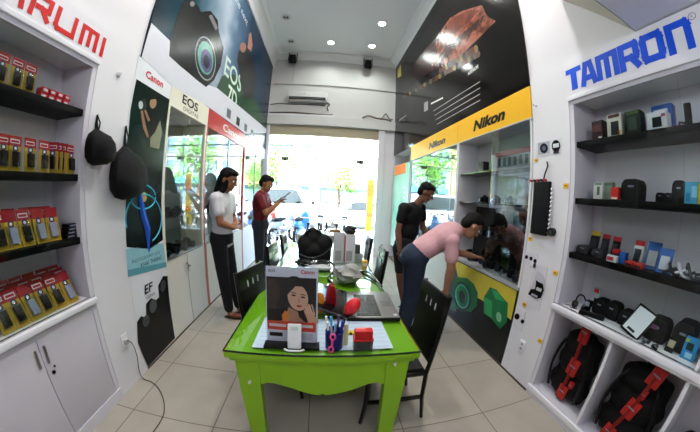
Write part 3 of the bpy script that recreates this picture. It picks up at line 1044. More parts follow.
art(m, [(424, 103), (428, 101), (428, 110), (424, 112)], PR, ink(0x8a8884), 1)
art(m, [(399, 120), (406, 115), (406, 116), (399, 121)], PR, LG, 1)
art(m, [(397.5, 70), (401, 64), (401, 76), (397.8, 78)], PR, ink(0xbfae5a), 1)
m.obj('lettering', t, world=True, smooth=0)

# picture of green cameras on the near showcase base
PB = XR - 0.003
t = thing('base_poster', 'yellow and black poster of two green cameras on the near showcase base', 'poster', (PB, 2.18, 0.04))
m = MB()
m.box((PB + 0.001, 1.615, 0.035), (XR - 0.0003, 2.75, 0.80), ink(0x161a1a, 0.2, 5))
m.obj('printed_sheet', t, world=True, smooth=0)
m = MB()
art(m, [(456, 260.5), (517, 291), (511, 320), (497, 309), (478, 298), (452, 286)], PB, ink(0xc9b840, 0.15, 6), 1)
art(m, [(455, 262), (452, 287), (449.5, 309), (456, 312), (460, 288)], PB, ink(0x35544c, 0.2), 2)
m.obj('yellow_background', t, world=True, smooth=0)
GR1, GR2, GR3 = ink(0x1d6b3c, 0.35, 14), ink(0x2f9a55, 0.3, 14), ink(0x0d3a2a, 0.3, 14)
m = MB()
art(m, [(454, 284), (458, 277), (467, 278), (474, 284), (478, 293), (477, 306), (471, 312), (455, 308)], PB, GR1, 3)
art(m, oval(462.5, 296.5, 8.5, 15, -8), PB, GR3, 4)
art(m, oval(462.3, 296.3, 7.0, 12.5, -8), PB, ink(0x3da289), 5)
art(m, oval(462.3, 296.5, 5.6, 10.5, -8), PB, GR1, 6)
art(m, oval(462.3, 297, 3.2, 6.5, -8), PB, ink(0x10231f), 7)
m.obj('front_view_picture', t, world=True, smooth=0)
m = MB()
art(m, [(484, 297), (490, 287), (497, 290), (504, 299), (508, 303), (507, 322), (500, 329), (491, 318), (484, 313)], PB, GR1, 3)
art(m, [(484, 297), (492, 301), (492, 318), (484, 313)], PB, GR2, 4)
art(m, [(491, 289), (498, 292), (505, 302), (496, 299)], PB, GR2, 4)
art(m, oval(499, 317, 2.6, 5, -8), PB, ink(0x79b48a), 5)
m.obj('back_view_picture', t, world=True, smooth=0)
m = MB()
art(m, [(455.5, 257.5), (518.5, 287.5), (518, 290.5), (455.5, 260.3)], PB, ink(0x0b0b0b), 3)
m.obj('upper_edge_band', t, world=True, smooth=0)

# green street-side banner on the right wall end
t = thing('hanging_banner', 'tall pale green banner with white marks at the street end of right wall', 'banner', (XR - 0.01, 5.5, 0.4))
m = MB()
m.box((XR - 0.006, 4.80, 0.35), (XR + 0.002, 6.0, 2.32), gradient_mat('green banner print', [(0, 0xd9e6d8), (0.4, 0x7fc2a4), (0.7, 0xaed9c0), (1, 0x8cc7a8)], 2, 0.3, 2.3, noise=0.4))
m.obj('printed_sheet', t, world=True, smooth=0)
m = MB()
for k in range(6):
    m.box((XR - 0.008, 5.0, 1.75 - k * 0.11), (XR - 0.005, 5.12, 1.81 - k * 0.11), WPANEL)
m.obj('white_marks', t, world=True, smooth=0)
m = MB()
m.box((XR - 0.009, 5.05, 2.10), (XR - 0.005, 5.9, 2.33), ink(0xe07a2c))
m.obj('orange_heading', t, world=True, smooth=0)

# ---------------------------------------------------------------- things on the right pier
def pier(px, py): return at_x(px, py, XR)
def yellow_tag(px, py, label, s=0.03):
    p = pier(px, py)
    m = MB(); m.box((XR - 0.004, p.y - s * .6, p.z - s * .5), (XR, p.y + s * .6, p.z + s * .5), YEL)
    m.box((XR - 0.0045, p.y - s * .35, p.z - s * .1), (XR - 0.004, p.y + s * .4, p.z + s * .15), mat(0x3c3210, 0.5))
    tag(m.obj('price_tag', loc=(XR, p.y, p.z - s * .5), smooth=0), label, 'price tag', 'small yellow tags on the white pier')
yellow_tag(536.5, 160.5, 'small yellow tag below the round icon print on the white pier')
yellow_tag(566, 186, 'small yellow tag right of the black beaded strip, by the cabinet edge', 0.036)
yellow_tag(530.5, 239, 'small yellow tag just below the left foot of the black beaded strip', 0.036)
yellow_tag(555.5, 273, 'small yellow tag upper right of the black camera bracket picture', 0.034)
yellow_tag(524.5, 304.5, 'small yellow tag lower left of the black camera bracket picture', 0.034)
yellow_tag(540, 341, 'lowest small yellow tag on the white pier', 0.034)
def pier_print(px0, py0, px1, py1, label, draw):
    a, b = pier(px0, py0), pier(px1, py1)
    t = thing('wall_print', label, 'print', (XR, (a.y + b.y) / 2, min(a.z, b.z)), group='product pictures on the white pier')
    m = MB(); m.box((XR - 0.003, min(a.y, b.y), min(a.z, b.z)), (XR, max(a.y, b.y), max(a.z, b.z)), mat(0xd7d5da, 0.3, noise=0.02))
    m.obj('card', t, world=True, smooth=0)
    m = MB(); draw(m); m.obj('picture', t, world=True, smooth=0)
XP = XR - 0.0035
def d1(m):
    art(m, [(538, 143), (549.5, 141), (549.5, 153), (538, 155)], XP, ink(0xa9adb5), 1)
    art(m, oval(544, 148.3, 4, 5), XP, ink(0x191b22), 2); art(m, oval(544, 148.3, 1.8, 2.4), XP, ink(0x5a6070), 3)
pier_print(536, 157, 550.5, 140, 'square picture of a round dial, left of the round black logo print', d1)
def d2(m):
    art(m, oval(556, 146, 4.3, 6), XP, ink(0x121214), 1)
    art(m, [(553, 144), (559, 143), (559, 147), (553, 148)], XP, ink(0xd0d0d4), 2)
    art(m, [(553.4, 151.5), (559, 150.5), (559, 153), (553.4, 154)], XP, ink(0x303036), 2)
pier_print(551.5, 154, 561, 138, 'small round black logo picture beside the dial picture on pier', d2)
def d3(m):
    art(m, [(529, 291), (534, 281), (537, 270), (543, 275), (546, 282), (544, 295), (538, 302), (530, 297)], XP, ink(0xc5c4cb), 1)
    art(m, [(528, 294), (531, 289), (535, 289), (536, 283), (536, 280), (538, 281.5), (543, 284), (544, 290), (541, 298), (536, 299)], XP, ink(0x17171a), 2)
    art(m, [(537, 287), (542, 289), (541, 292), (536, 290)], XP, ink(0xb9b9be), 3)
    art(m, [(532, 293), (538, 296), (537, 298), (531, 295)], XP, ink(0x8f8f96), 3)
pier_print(526, 304, 548, 268, 'picture of a black camera bracket on lower part of white pier', d3)
def d4(m):
    for q in ((517, 316.5, 2.6), (522.5, 321.5, 1.8)):
        art(m, oval(q[0], q[1], q[2], q[2] * 1.2), XP, ink(0x121214), 1)
pier_print(513, 326, 526, 312, 'picture of two small black knobs near foot of white pier', d4)
def d5(m):
    for q in ((526.5, 257), (531, 258.5), (535, 261)):
        art(m, oval(q[0], q[1], 1.6, 2), XP, ink(0x1a1a1c), 1)
pier_print(524, 264, 538, 254, 'picture of three tiny black parts midway up white pier', d5)
# beaded strip hanging on the pier
p = pier(541, 210)
t = thing('lens_strap_display', 'long black strip with white beads hanging on the white pier', 'accessory', (XR, p.y, 1.32))
m = MB()
a, b = pier(535.5, 184), pier(547.5, 236)
m.box((XR - 0.03, b.y, 1.33), (XR, a.y - 0.005, 1.76), MATTE, bevel=0.008)
m.obj('strip', t, world=True)
m = MB()
for k in range(11):
    m.ball((XR - 0.02, b.y - 0.018, 1.36 + k * 0.034), 0.011, WPANEL, n=8)
m.obj('bead_row', t, world=True)['label'] = 'row of white beads'
m = MB()
m.tube([(XR - 0.01, p.y - 0.01, 1.75), (XR - 0.02, p.y - 0.035, 1.82), (XR - 0.01, p.y - 0.055, 1.885), (XR - 0.01, p.y - 0.045, 1.92)], 0.006, BLACK)
m.obj('hanging_cord', t, world=True)
m = MB()
for k in range(5):
    q = pier(532.5 + k * 3.4, 181.0 - k * .2)
    m.cyl((XR - 0.03, q.y, q.z), (XR, q.y, q.z), 0.010, [CRED, BLACK][k % 2], n=8)
m.obj('clip_row', t, world=True)
q = pier(553, 232)
m = MB()
m.cyl((XR - 0.035, q.y, q.z), (XR, q.y, q.z), 0.032, BLACK); m.cyl((XR - 0.037, q.y, q.z), (XR - 0.034, q.y, q.z), 0.016, DGREY)
tag(m.obj('filter_disc', loc=(XR, q.y, q.z)), 'round black disc hung right of the beaded strip', 'filter')
for (px, py, lb) in ((533, 120, 'small steel hook at upper left of white pier, by the yellow header'), (536.5, 106, 'white plastic knob on the pier left of the dial picture')):
    q = pier(px, py)
    m = MB(); m.cyl((XR - 0.02, q.y, q.z), (XR, q.y, q.z), 0.008, CHROME if py > 110 else WPANEL, n=10)
    m.tube([(XR - 0.02, q.y, q.z), (XR - 0.035, q.y, q.z - 0.004), (XR - 0.04, q.y, q.z + 0.01)], 0.003, CHROME)
    tag(m.obj('wall_hook', loc=(XR, q.y, q.z)), lb, 'hook')
q = pier(522, 346)
t = thing('wall_socket', 'pale double socket plate low on the white right pier', 'socket', (XR, q.y, q.z))
m = MB(); m.box((-0.008, -0.035, -0.055), (0, 0.035, 0.055), WPANEL, bevel=0.003); m.obj('plate', t)
for z in (-0.022, 0.022):
    m = MB(); m.box((-0.010, -0.012, z - 0.01), (-0.008, 0.012, z + 0.01), mat(0x8e8c92, 0.5)); m.obj('outlet', t, smooth=0)

# ---------------------------------------------------------------- left pier: bags, knob, socket with flex
def bag(name, label, top, bot, ry, rz_, yy):
    t = thing(name, label, 'bag', (XL, yy, bot))
    h = top - bot
    m = MB()
    prof = [(0.05, 0.0), (.6, .035), (.92, .13), (1, .28), (.93, .45), (.72, .58), (.35, .66), (.12, .72)]
    b = bmesh.new()
    rings = []
    for r, z in prof:
        rings.append([b.verts.new((XL + 0.012 + 0.075 * r + 0.075 * r * math.cos(a), yy + ry * r * math.sin(a) * (1 + .05 * math.sin(5 * a)), bot + z * h)) for a in [2 * math.pi * k / 18 for k in range(18)]])
    for A, B_ in zip(rings, rings[1:]):
        for k in range(18):
            b.faces.new([A[k], A[(k + 1) % 18], B_[(k + 1) % 18], B_[k]])
    b.faces.new(rings[0][::-1]); b.faces.new(rings[-1])
    m._merge(b, mat(0x08080a, 0.8, noise=0.3, scale=30, bump=0.4, spec=0.2))
    m.obj('pouch', t, world=True)
    m = MB()
    m.tube([(XL + 0.02, yy, bot + h * .70), (XL + 0.018, yy - 0.006, bot + h * .85), (XL + 0.012, yy, top)], [0.014, 0.009, 0.006], MATTE)
    m.tube([(XL + 0.03, yy + 0.01, bot + h * .68), (XL + 0.03, yy + 0.015, bot + h * .85), (XL + 0.012, yy, top)], 0.005, MATTE)
    m.obj('drawstring', t, world=True)
    m = MB(); m.cyl((XL, yy, top - 0.005), (XL + 0.025, yy, top + 0.01), 0.006, WPANEL)
    m.obj('hook', t, world=True)
bag('pouch_bag', 'smaller round black drawstring bag hanging on the left white pier', 2.03, 1.70, 0.12, 0, 1.285)
bag('pouch_bag', 'larger black drawstring bag hanging partly over the narrow photographer poster', 2.02, 1.47, 0.19, 0, 1.565)
q = at_x(118.5, 74, XL)
m = MB(); m.cyl((XL, q.y, q.z), (XL + 0.02, q.y, q.z), 0.022, WPANEL); m.cyl((XL + 0.02, q.y, q.z), (XL + 0.026, q.y, q.z), 0.012, mat(0xc9c9cc, 0.4))
tag(m.obj('coat_peg', loc=(XL, q.y, q.z)), 'white round peg high on left pier beside the cabinet header', 'peg')
q = at_x(124.5, 341, XL)
t = thing('wall_socket', 'white wall socket with grey flex plugged in, on left pier near floor', 'socket', (XL, q.y, q.z))
m = MB(); m.box((0, -0.035, -0.06), (0.008, 0.035, 0.06), WPANEL, bevel=0.003); m.obj('plate', t)
m = MB(); m.box((0.008, -0.02, -0.02), (0.035, 0.015, 0.02), mat(0xb5b3ae, 0.4), bevel=0.004); m.obj('plug', t)
pts = [at_x(126, 341, XL + 0.035), at_x(132, 343, XL + 0.06)] + [at_z(px, py, zz) for px, py, zz in ((137, 356, .22), (139.5, 372, .06), (144, 379, .008), (152, 382, .008), (159, 389, .008), (163.5, 400, .008), (164, 412, .008), (160, 422, .008), (153, 432, .008), (140, 452, .008))]
def smooth_path(P, n=6):
    P = [Vector(p) for p in P]
    out = []
    for i in range(len(P) - 1):
        p0, p1, p2, p3 = P[max(i - 1, 0)], P[i], P[i + 1], P[min(i + 2, len(P) - 1)]
        for k in range(n):
            u = k / n
            out.append(0.5 * ((2 * p1) + (p2 - p0) * u + (2 * p0 - 5 * p1 + 4 * p2 - p3) * u * u + (3 * p1 - p0 - 3 * p2 + p3) * u ** 3))
    return out + [P[-1]]
m = MB(); m.tube(smooth_path(pts), 0.0035, mat(0x4a4640, 0.5), n=6)
tag(m.obj('power_cable'), 'thin grey power cable curling from the left socket over the floor tiles', 'cable')
# ---------------------------------------------------------------- the street: trees, bikes, cars, houses
def tree(x, y, h, r, label, seed, green=0x5f9a2c):
    rnd = random.Random(seed)
    t = thing('street_tree', label, 'tree', (x, y, -0.05), group='trees on the pavement')
    m = MB()
    m.tube([(0, 0, 0), (0.05, 0, h * .3), (-0.04, 0.03, h * .55), (0.02, 0, h * .8)], [.13, .10, .08, .04], mat(0x5a4a3a, 0.9, noise=0.3))
    for k in range(5):
        a = k * 1.3
        m.tube([(0, 0, h * (.4 + .05 * k)), (math.cos(a) * r * .35, math.sin(a) * r * .35, h * (.58 + .04 * k)), (math.cos(a) * r * .6, math.sin(a) * r * .6, h * (.7 + .03 * k))], [.05, .03, .015], mat(0x5a4a3a, 0.9, noise=0.3), n=6)
    m.obj('trunk', t)
    m = MB()
    g = [mat(green, 0.6, noise=0.3, scale=2), mat(0x7fb13c, 0.6, noise=0.3, scale=2), mat(0x44762a, 0.6, noise=0.3, scale=2)]
    blobs = [(rnd.uniform(-.6, .6) * r, rnd.uniform(-.6, .6) * r, h * .78 + rnd.uniform(-.5, .55) * r, rnd.uniform(.35, .6) * r) for _ in range(12)]
    for _ in range(1500):
        bx_, by_, bz_, br_ = rnd.choice(blobs)
        d = Vector((rnd.gauss(0, 1), rnd.gauss(0, 1), rnd.gauss(0, 1))).normalized() * br_ * rnd.uniform(.6, 1.05)
        c = Vector((bx_, by_, bz_)) + d
        u = Vector((rnd.gauss(0, 1), rnd.gauss(0, 1), rnd.gauss(0, 1))).normalized()
        v = u.orthogonal().normalized()
        s = rnd.uniform(.07, .14)
        m.poly([c - u * s, c + v * s * .5, c + u * s, c - v * s * .5], g[rnd.randrange(3)])
    m.obj('crown', t, smooth=0)
tree(-2.9, 14.3, 4.3, 1.7, 'leafy green street tree mirrored in the far yellow-headed showcase', 1)
tree(0.9, 15.6, 3.5, 1.45, 'leafy green street tree seen through the glass doors above the white car', 2, 0x8fbf45)
tree(4.1, 13.2, 4.4, 1.7, 'leafy green street tree mirrored in the red showcase', 3)
tree(-7.2, 14.5, 4.6, 1.8, 'street tree farthest down the street beyond the dark red shirt', 4)

def wheel(m, c, r, w, tyre, rim):
    c = Vector(c)
    m.tube([c + Vector((r * math.cos(a), 0, r * math.sin(a))) for a in [k * math.pi / 10 for k in range(20)]], w, tyre, n=8, closed=True)
    m.cyl(c - Vector((0, w * .6, 0)), c + Vector((0, w * .6, 0)), r * .22, rim, n=12)
    for k in range(5):
        a = k * 2 * math.pi / 5
        m.cyl(c, c + Vector((r * .9 * math.cos(a), 0, r * .9 * math.sin(a))), 0.014, rim, n=6)
def motorbike(x, y, rz, body, label):
    t = thing('motorbike', label, 'motorbike', (x, y, -0.02), R_(rz), group='motorbikes parked outside')
    TY, bm_ = mat(0x161616, 0.8), mat(body, 0.3, coat=0.4)
    for q, wx in enumerate((-0.6, 0.62)):
        m = MB(); wheel(m, (wx, 0, 0.28), 0.25, 0.045, TY, STEEL); m.obj('wheel', t)
    m = MB()
    m.tube([(-.62, 0, .30), (-.35, 0, .5), (-.05, 0, .42), (.2, 0, .42), (.42, 0, .72), (.45, 0, .95)], .05, bm_)
    m.ball((-.42, 0, .62), (.34, .10, .12), bm_); m.ball((.38, 0, .66), (.12, .19, .30), bm_); m.ball((.62, 0, .55), (.2, .06, .06), bm_)
    m.ball((-.02, 0, .36), (.2, .13, .12), STEEL)
    m.obj('body', t)
    m = MB(); m.ball((-.28, 0, .77), (.38, .125, .07), TY); m.obj('seat', t)
    m = MB()
    m.tube([(.30, -.33, 1.02), (.40, -.18, 1.06), (.44, 0, 1.0), (.40, .18, 1.06), (.30, .33, 1.02)], .016, TY)
    for s in (-1, 1):
        m.tube([(.40, s * .2, 1.05), (.42, s * .24, 1.22)], .006, STEEL); m.ball((.42, s * .25, 1.25), (.012, .06, .04), TY)
    m.obj('handlebar', t)
    m = MB()
    for s in (-.06, .06): m.cyl((.62, s, .28), (.46, s, .85), .018, STEEL)
    m.obj('fork', t)
    m = MB(); m.ball((.53, 0, .93), (.06, .09, .07), mat(0xe8e4d8, 0.1)); m.obj('headlight', t)
    m = MB(); m.cyl((-.75, -.13, .36), (-.15, -.12, .26), .038, CHROME); m.obj('exhaust', t)
motorbike(-1.25, 7.5, 70, 0xb8bcc4, 'silver motorbike parked closest to the door behind the man in red')
motorbike(-0.72, 7.9, 80, 0x2f79c8, 'bright blue motorbike parked outside left of the black bag')
motorbike(-2.1, 8.6, 65, 0x9b2f2b, 'dark red motorbike parked outside at the far left')
motorbike(-0.15, 8.9, 95, 0xb9bdc2, 'silver grey motorbike in second row outside, behind the blue one')
motorbike(0.75, 8.7, 85, 0xc9ccd0, 'pale motorbike parked outside below the white car')
motorbike(-1.95, 7.35, 75, 0x55585e, 'dark grey motorbike nearest the left door jamb outside')
motorbike(-2.8, 8.3, 80, 0x8e9aa2, 'grey motorbike mirrored in the far yellow-headed showcase')
motorbike(-3.6, 8.6, 85, 0x222326, 'black motorbike mirrored in the far yellow-headed showcase')
motorbike(2.2, 8.6, 100, 0x30353a, 'dark motorbike parked right of the doors, mirrored in the red showcase')
motorbike(3.1, 8.9, 95, 0xd0d0ce, 'white motorbike parked right of the doors, mirrored in the cream-headed showcase')
motorbike(3.9, 9.3, 95, 0x3c3c40, 'charcoal motorbike farthest right outside, mirrored in the cream-headed showcase')

def car(x, y, rz, col, label, h=1.45, L=4.0, van=False):
    t = thing('van' if van else 'car', label, 'van' if van else 'car', (x, y, -0.12), R_(rz))
    cm = mat(col, 0.25, coat=0.5)
    a = L / 2
    if van:
        prof = [(-a, .35), (-a, 1.1), (-a + .1, h), (a - 1.0, h), (a - .45, 1.15), (a, .95), (a, .35)]
        win = [(-a + .25, 1.15), (-a + .3, h - .12), (a - 1.05, h - .12), (a - .65, 1.15)]
    else:
        prof = [(-a, .35), (-a, .82), (-a + .45, .92), (-a + .95, h), (a - 1.55, h), (a - .95, .95), (a - .1, .80), (a, .6), (a, .35)]
        win = [(-a + .62, .95), (-a + 1.02, h - .07), (a - 1.6, h - .07), (a - 1.12, .95)]
    m = MB(); m.prism([(u, -.8, z) for u, z in prof], (0, 1.6, 0), cm); m.obj('body', t, smooth=0)
    for s in (-.805, .795):
        m = MB(); m.prism([(u, s, z) for u, z in win], (0, .01, 0), mat(0x20262a, 0.1)); m.obj('side_window', t, smooth=0)
    for wx in (-a + .8, a - .8):
        for s in (-.75, .75):
            m = MB(); wheel(m, (wx, s, .3), .24, .08, mat(0x161616, 0.8), STEEL); m.obj('wheel', t)
    for s in (-.55, .55):
        m = MB(); m.box((a - .04, s - .16, .58), (a + .01, s + .16, .72), mat(0xe4e6ea, 0.1)); m.obj('headlight', t)
    m = MB(); m.box((-a - .03, -.78, .32), (-a + .05, .78, .5), DGREY, bevel=.02); m.obj('bumper', t)
car(1.85, 12.2, 180, 0xf0f0f0, 'white car parked across the street behind the glass doors')
car(-2.1, 12.4, 0, 0xe8eaec, 'white van parked outside left of the white car', 1.95, 3.6, True)
car(7.8, 12.5, 180, 0xb7bcc0, 'silver car parked far to the right outside')

# yellow upright sign by the right door jamb
t = thing('pavement_sign', 'tall yellow and orange upright sign on the pavement right of doors', 'sign', (1.42, 7.6, -0.02))
m = MB(); m.box((-.08, -.04, 0.45), (.12, .04, 2.1), mat(0xf2c230, 0.4), bevel=.01); m.obj('sign_panel', t)
for za, zb in ((1.55, 1.95), (.9, 1.05)):
    m = MB(); m.box((-.09, -.045, za), (.13, -.03, zb), mat(0xe8842a, 0.4)); m.obj('orange_field', t, smooth=0)
for s in (-.06, .1):
    m = MB(); m.cyl((s, 0, 0), (s, 0, .45), .015, STEEL); m.obj('post', t)
# parasol mirrored in the cream-headed showcase
t = thing('street_parasol', 'orange red parasol across the pavement, mirrored in the cream-headed showcase', 'parasol', (6.3, 11.0, -0.05))
m = MB(); m.cyl((0, 0, 0), (0, 0, 2.5), .02, STEEL); m.obj('pole', t)
m = MB(); m.lathe([(1.5, 2.1), (.75, 2.42), (.05, 2.62), (.05, 2.60), (.75, 2.40), (1.5, 2.08)], mat(0xc8502c, 0.7), n=8); m.obj('canopy', t, smooth=0)
# pedestrians' railing: none; far facades
def facade(name, label, x0, x1, y, h, col, wcol, nx, nz, band):
    t = thing(name, label, 'building', ((x0 + x1) / 2, y + 3, -0.1))
    m = MB(); m.box((x0, y, -0.1), (x1, y + 6, h), mat(col, 0.8, noise=0.05, scale=1)); m.obj('wall', t, world=True, smooth=0)
    for i in range(nx):
        for k in range(nz):
            w = (x1 - x0) / nx
            xa = x0 + w * (i + .22)
            z = 3.4 + k * 2.6
            m = MB()
            m.box((xa, y - .04, z), (xa + w * .56, y - .005, z + 1.5), mat(wcol, 0.15)); 
            f_ = m.obj('window', t, world=True, smooth=0)
            m = MB()
            m.box((xa - .06, y - .1, z - .1), (xa + w * .56 + .06, y - .005, z), mat(0xd8d8d4, 0.7)); m.obj('sill', f_, world=True, smooth=0)
    m = MB(); m.box((x0 + .3, y - .25, 2.35), (x1 - .3, y - .005, 3.0), mat(band, 0.5)); m.obj('shop_sign', t, world=True, smooth=0)
    m = MB(); m.box((x0 + .5, y - .03, 0), (x1 - .5, y - .004, 2.3), mat(0x4a5a66, 0.2)); m.obj('shopfront', t, world=True, smooth=0)
facade('house', 'pale building across the street with blue sign band', -11, -1.15, 26, 10, 0xd6dde4, 0x6f8fae, 5, 3, 0x4e9ad0)
facade('house', 'cream building across the street behind the middle tree', -1.1, 6.5, 27, 12, 0xe2dccb, 0x7c93a0, 4, 3, 0xc9b27a)
facade('house', 'grey building across the street at far right', 6.8, 16, 26, 9, 0xc9ccce, 0x5f7888, 5, 2, 0x3f8a94)
facade('house', 'ochre building far down the street to the left', -20, -11.3, 26, 8, 0xdcc08a, 0x6f7a70, 4, 2, 0xd09a3a)
for z in (5.6, 5.9):
    m = MB(); m.tube([(-20, 12, z + .6), (-8, 12, z), (4, 12, z + .5), (20, 12, z)], .03, BLACK, n=5)
    tag(m.obj('power_line'), 'black power line sagging over the street, %s of two' % ('lower' if z < 5.7 else 'upper'), 'power line')
# projecting awning slab over the shop door
m = MB(); m.box((-4, YB + .16, 3.4), (4.5, YB + 1.3, 3.5), mat(0xb8b8b2, 0.7)); struct(m.obj('roof', smooth=0))

# ---------------------------------------------------------------- people
def cap(m, a, b, ra, rb, mt, n=14):
    a, b = Vector(a), Vector(b)
    m.ball(a, ra, mt, n=n); m.ball(b, rb, mt, n=n)
    if (b - a).length > 1e-4:
        m.cyl(a, b, ra, mt, r2=rb, n=n)
def oell(m, c, rad, s, f_, u, mt, n=16):
    T = Matrix(((s.x, f_.x, u.x, c[0]), (s.y, f_.y, u.y, c[1]), (s.z, f_.z, u.z, c[2]), (0, 0, 0, 1)))
    m.ball((0, 0, 0), rad, mt, T, n=n)
def fuse(m, name, parent, voxel=0.012, it=3, sm=0.5):
    """merge overlapping shapes to one skin"""
    o = m.obj(name, None, smooth=0)
    r = o.modifiers.new('r', 'REMESH'); r.mode = 'VOXEL'; r.voxel_size = voxel; r.use_smooth_shade = True
    s = o.modifiers.new('s', 'SMOOTH'); s.factor = sm; s.iterations = it
    dg = bpy.context.evaluated_depsgraph_get()
    me = bpy.data.meshes.new_from_object(o.evaluated_get(dg))
    o.modifiers.clear()
    old = o.data
    mats_ = [x for x in old.materials]
    o.data = me
    bpy.data.meshes.remove(old)
    me.materials.clear()
    for x in mats_: me.materials.append(x)
    me.polygons.foreach_set('use_smooth', [True] * len(me.polygons))
    o.parent = parent
    o.matrix_parent_inverse = PW(parent).inverted()
    return o
def ortho(f_, upv):
    f_ = Vector(f_).normalized()
    s = f_.cross(Vector(upv)).normalized()
    u = s.cross(f_).normalized()
    return s, f_, u
def hand(m, w, d, pn, mt, side, curl=0.5):
    """palm, four fingers and a thumb from wrist w along d; pn is the way the palm faces"""
    d = Vector(d).normalized(); pn = Vector(pn); pn = (pn - d * pn.dot(d)).normalized()
    sd = d.cross(pn).normalized() * side
    w = Vector(w)
    T = Matrix(((sd.x, d.x, pn.x, 0), (sd.y, d.y, pn.y, 0), (sd.z, d.z, pn.z, 0), (0, 0, 0, 1)))
    m.ball((0, 0, 0), (.040, .052, .017), mt, Matrix.Translation(w + d * .05) @ T, n=14)
    for i, ln in enumerate((.066, .075, .07, .055)):
        p = w + d * .085 + sd * (.031 - .0205 * i)
        a = 0.25 * curl
        for L_ in (ln * .45, ln * .32, ln * .26):
            dd = (d * math.cos(a) + pn * math.sin(a)).normalized()
            q = p + dd * L_
            cap(m, p, q, .0092, .0082, mt, n=8)
            p = q; a += curl
    p = w + d * .025 + sd * .034
    q = p + (d * .6 + sd * .75 + pn * .25).normalized() * .035
    cap(m, p, q, .0125, .010, mt, n=8)
    cap(m, q, q + (d * .85 + sd * .2 + pn * .4).normalized() * .03, .010, .0085, mt, n=8)

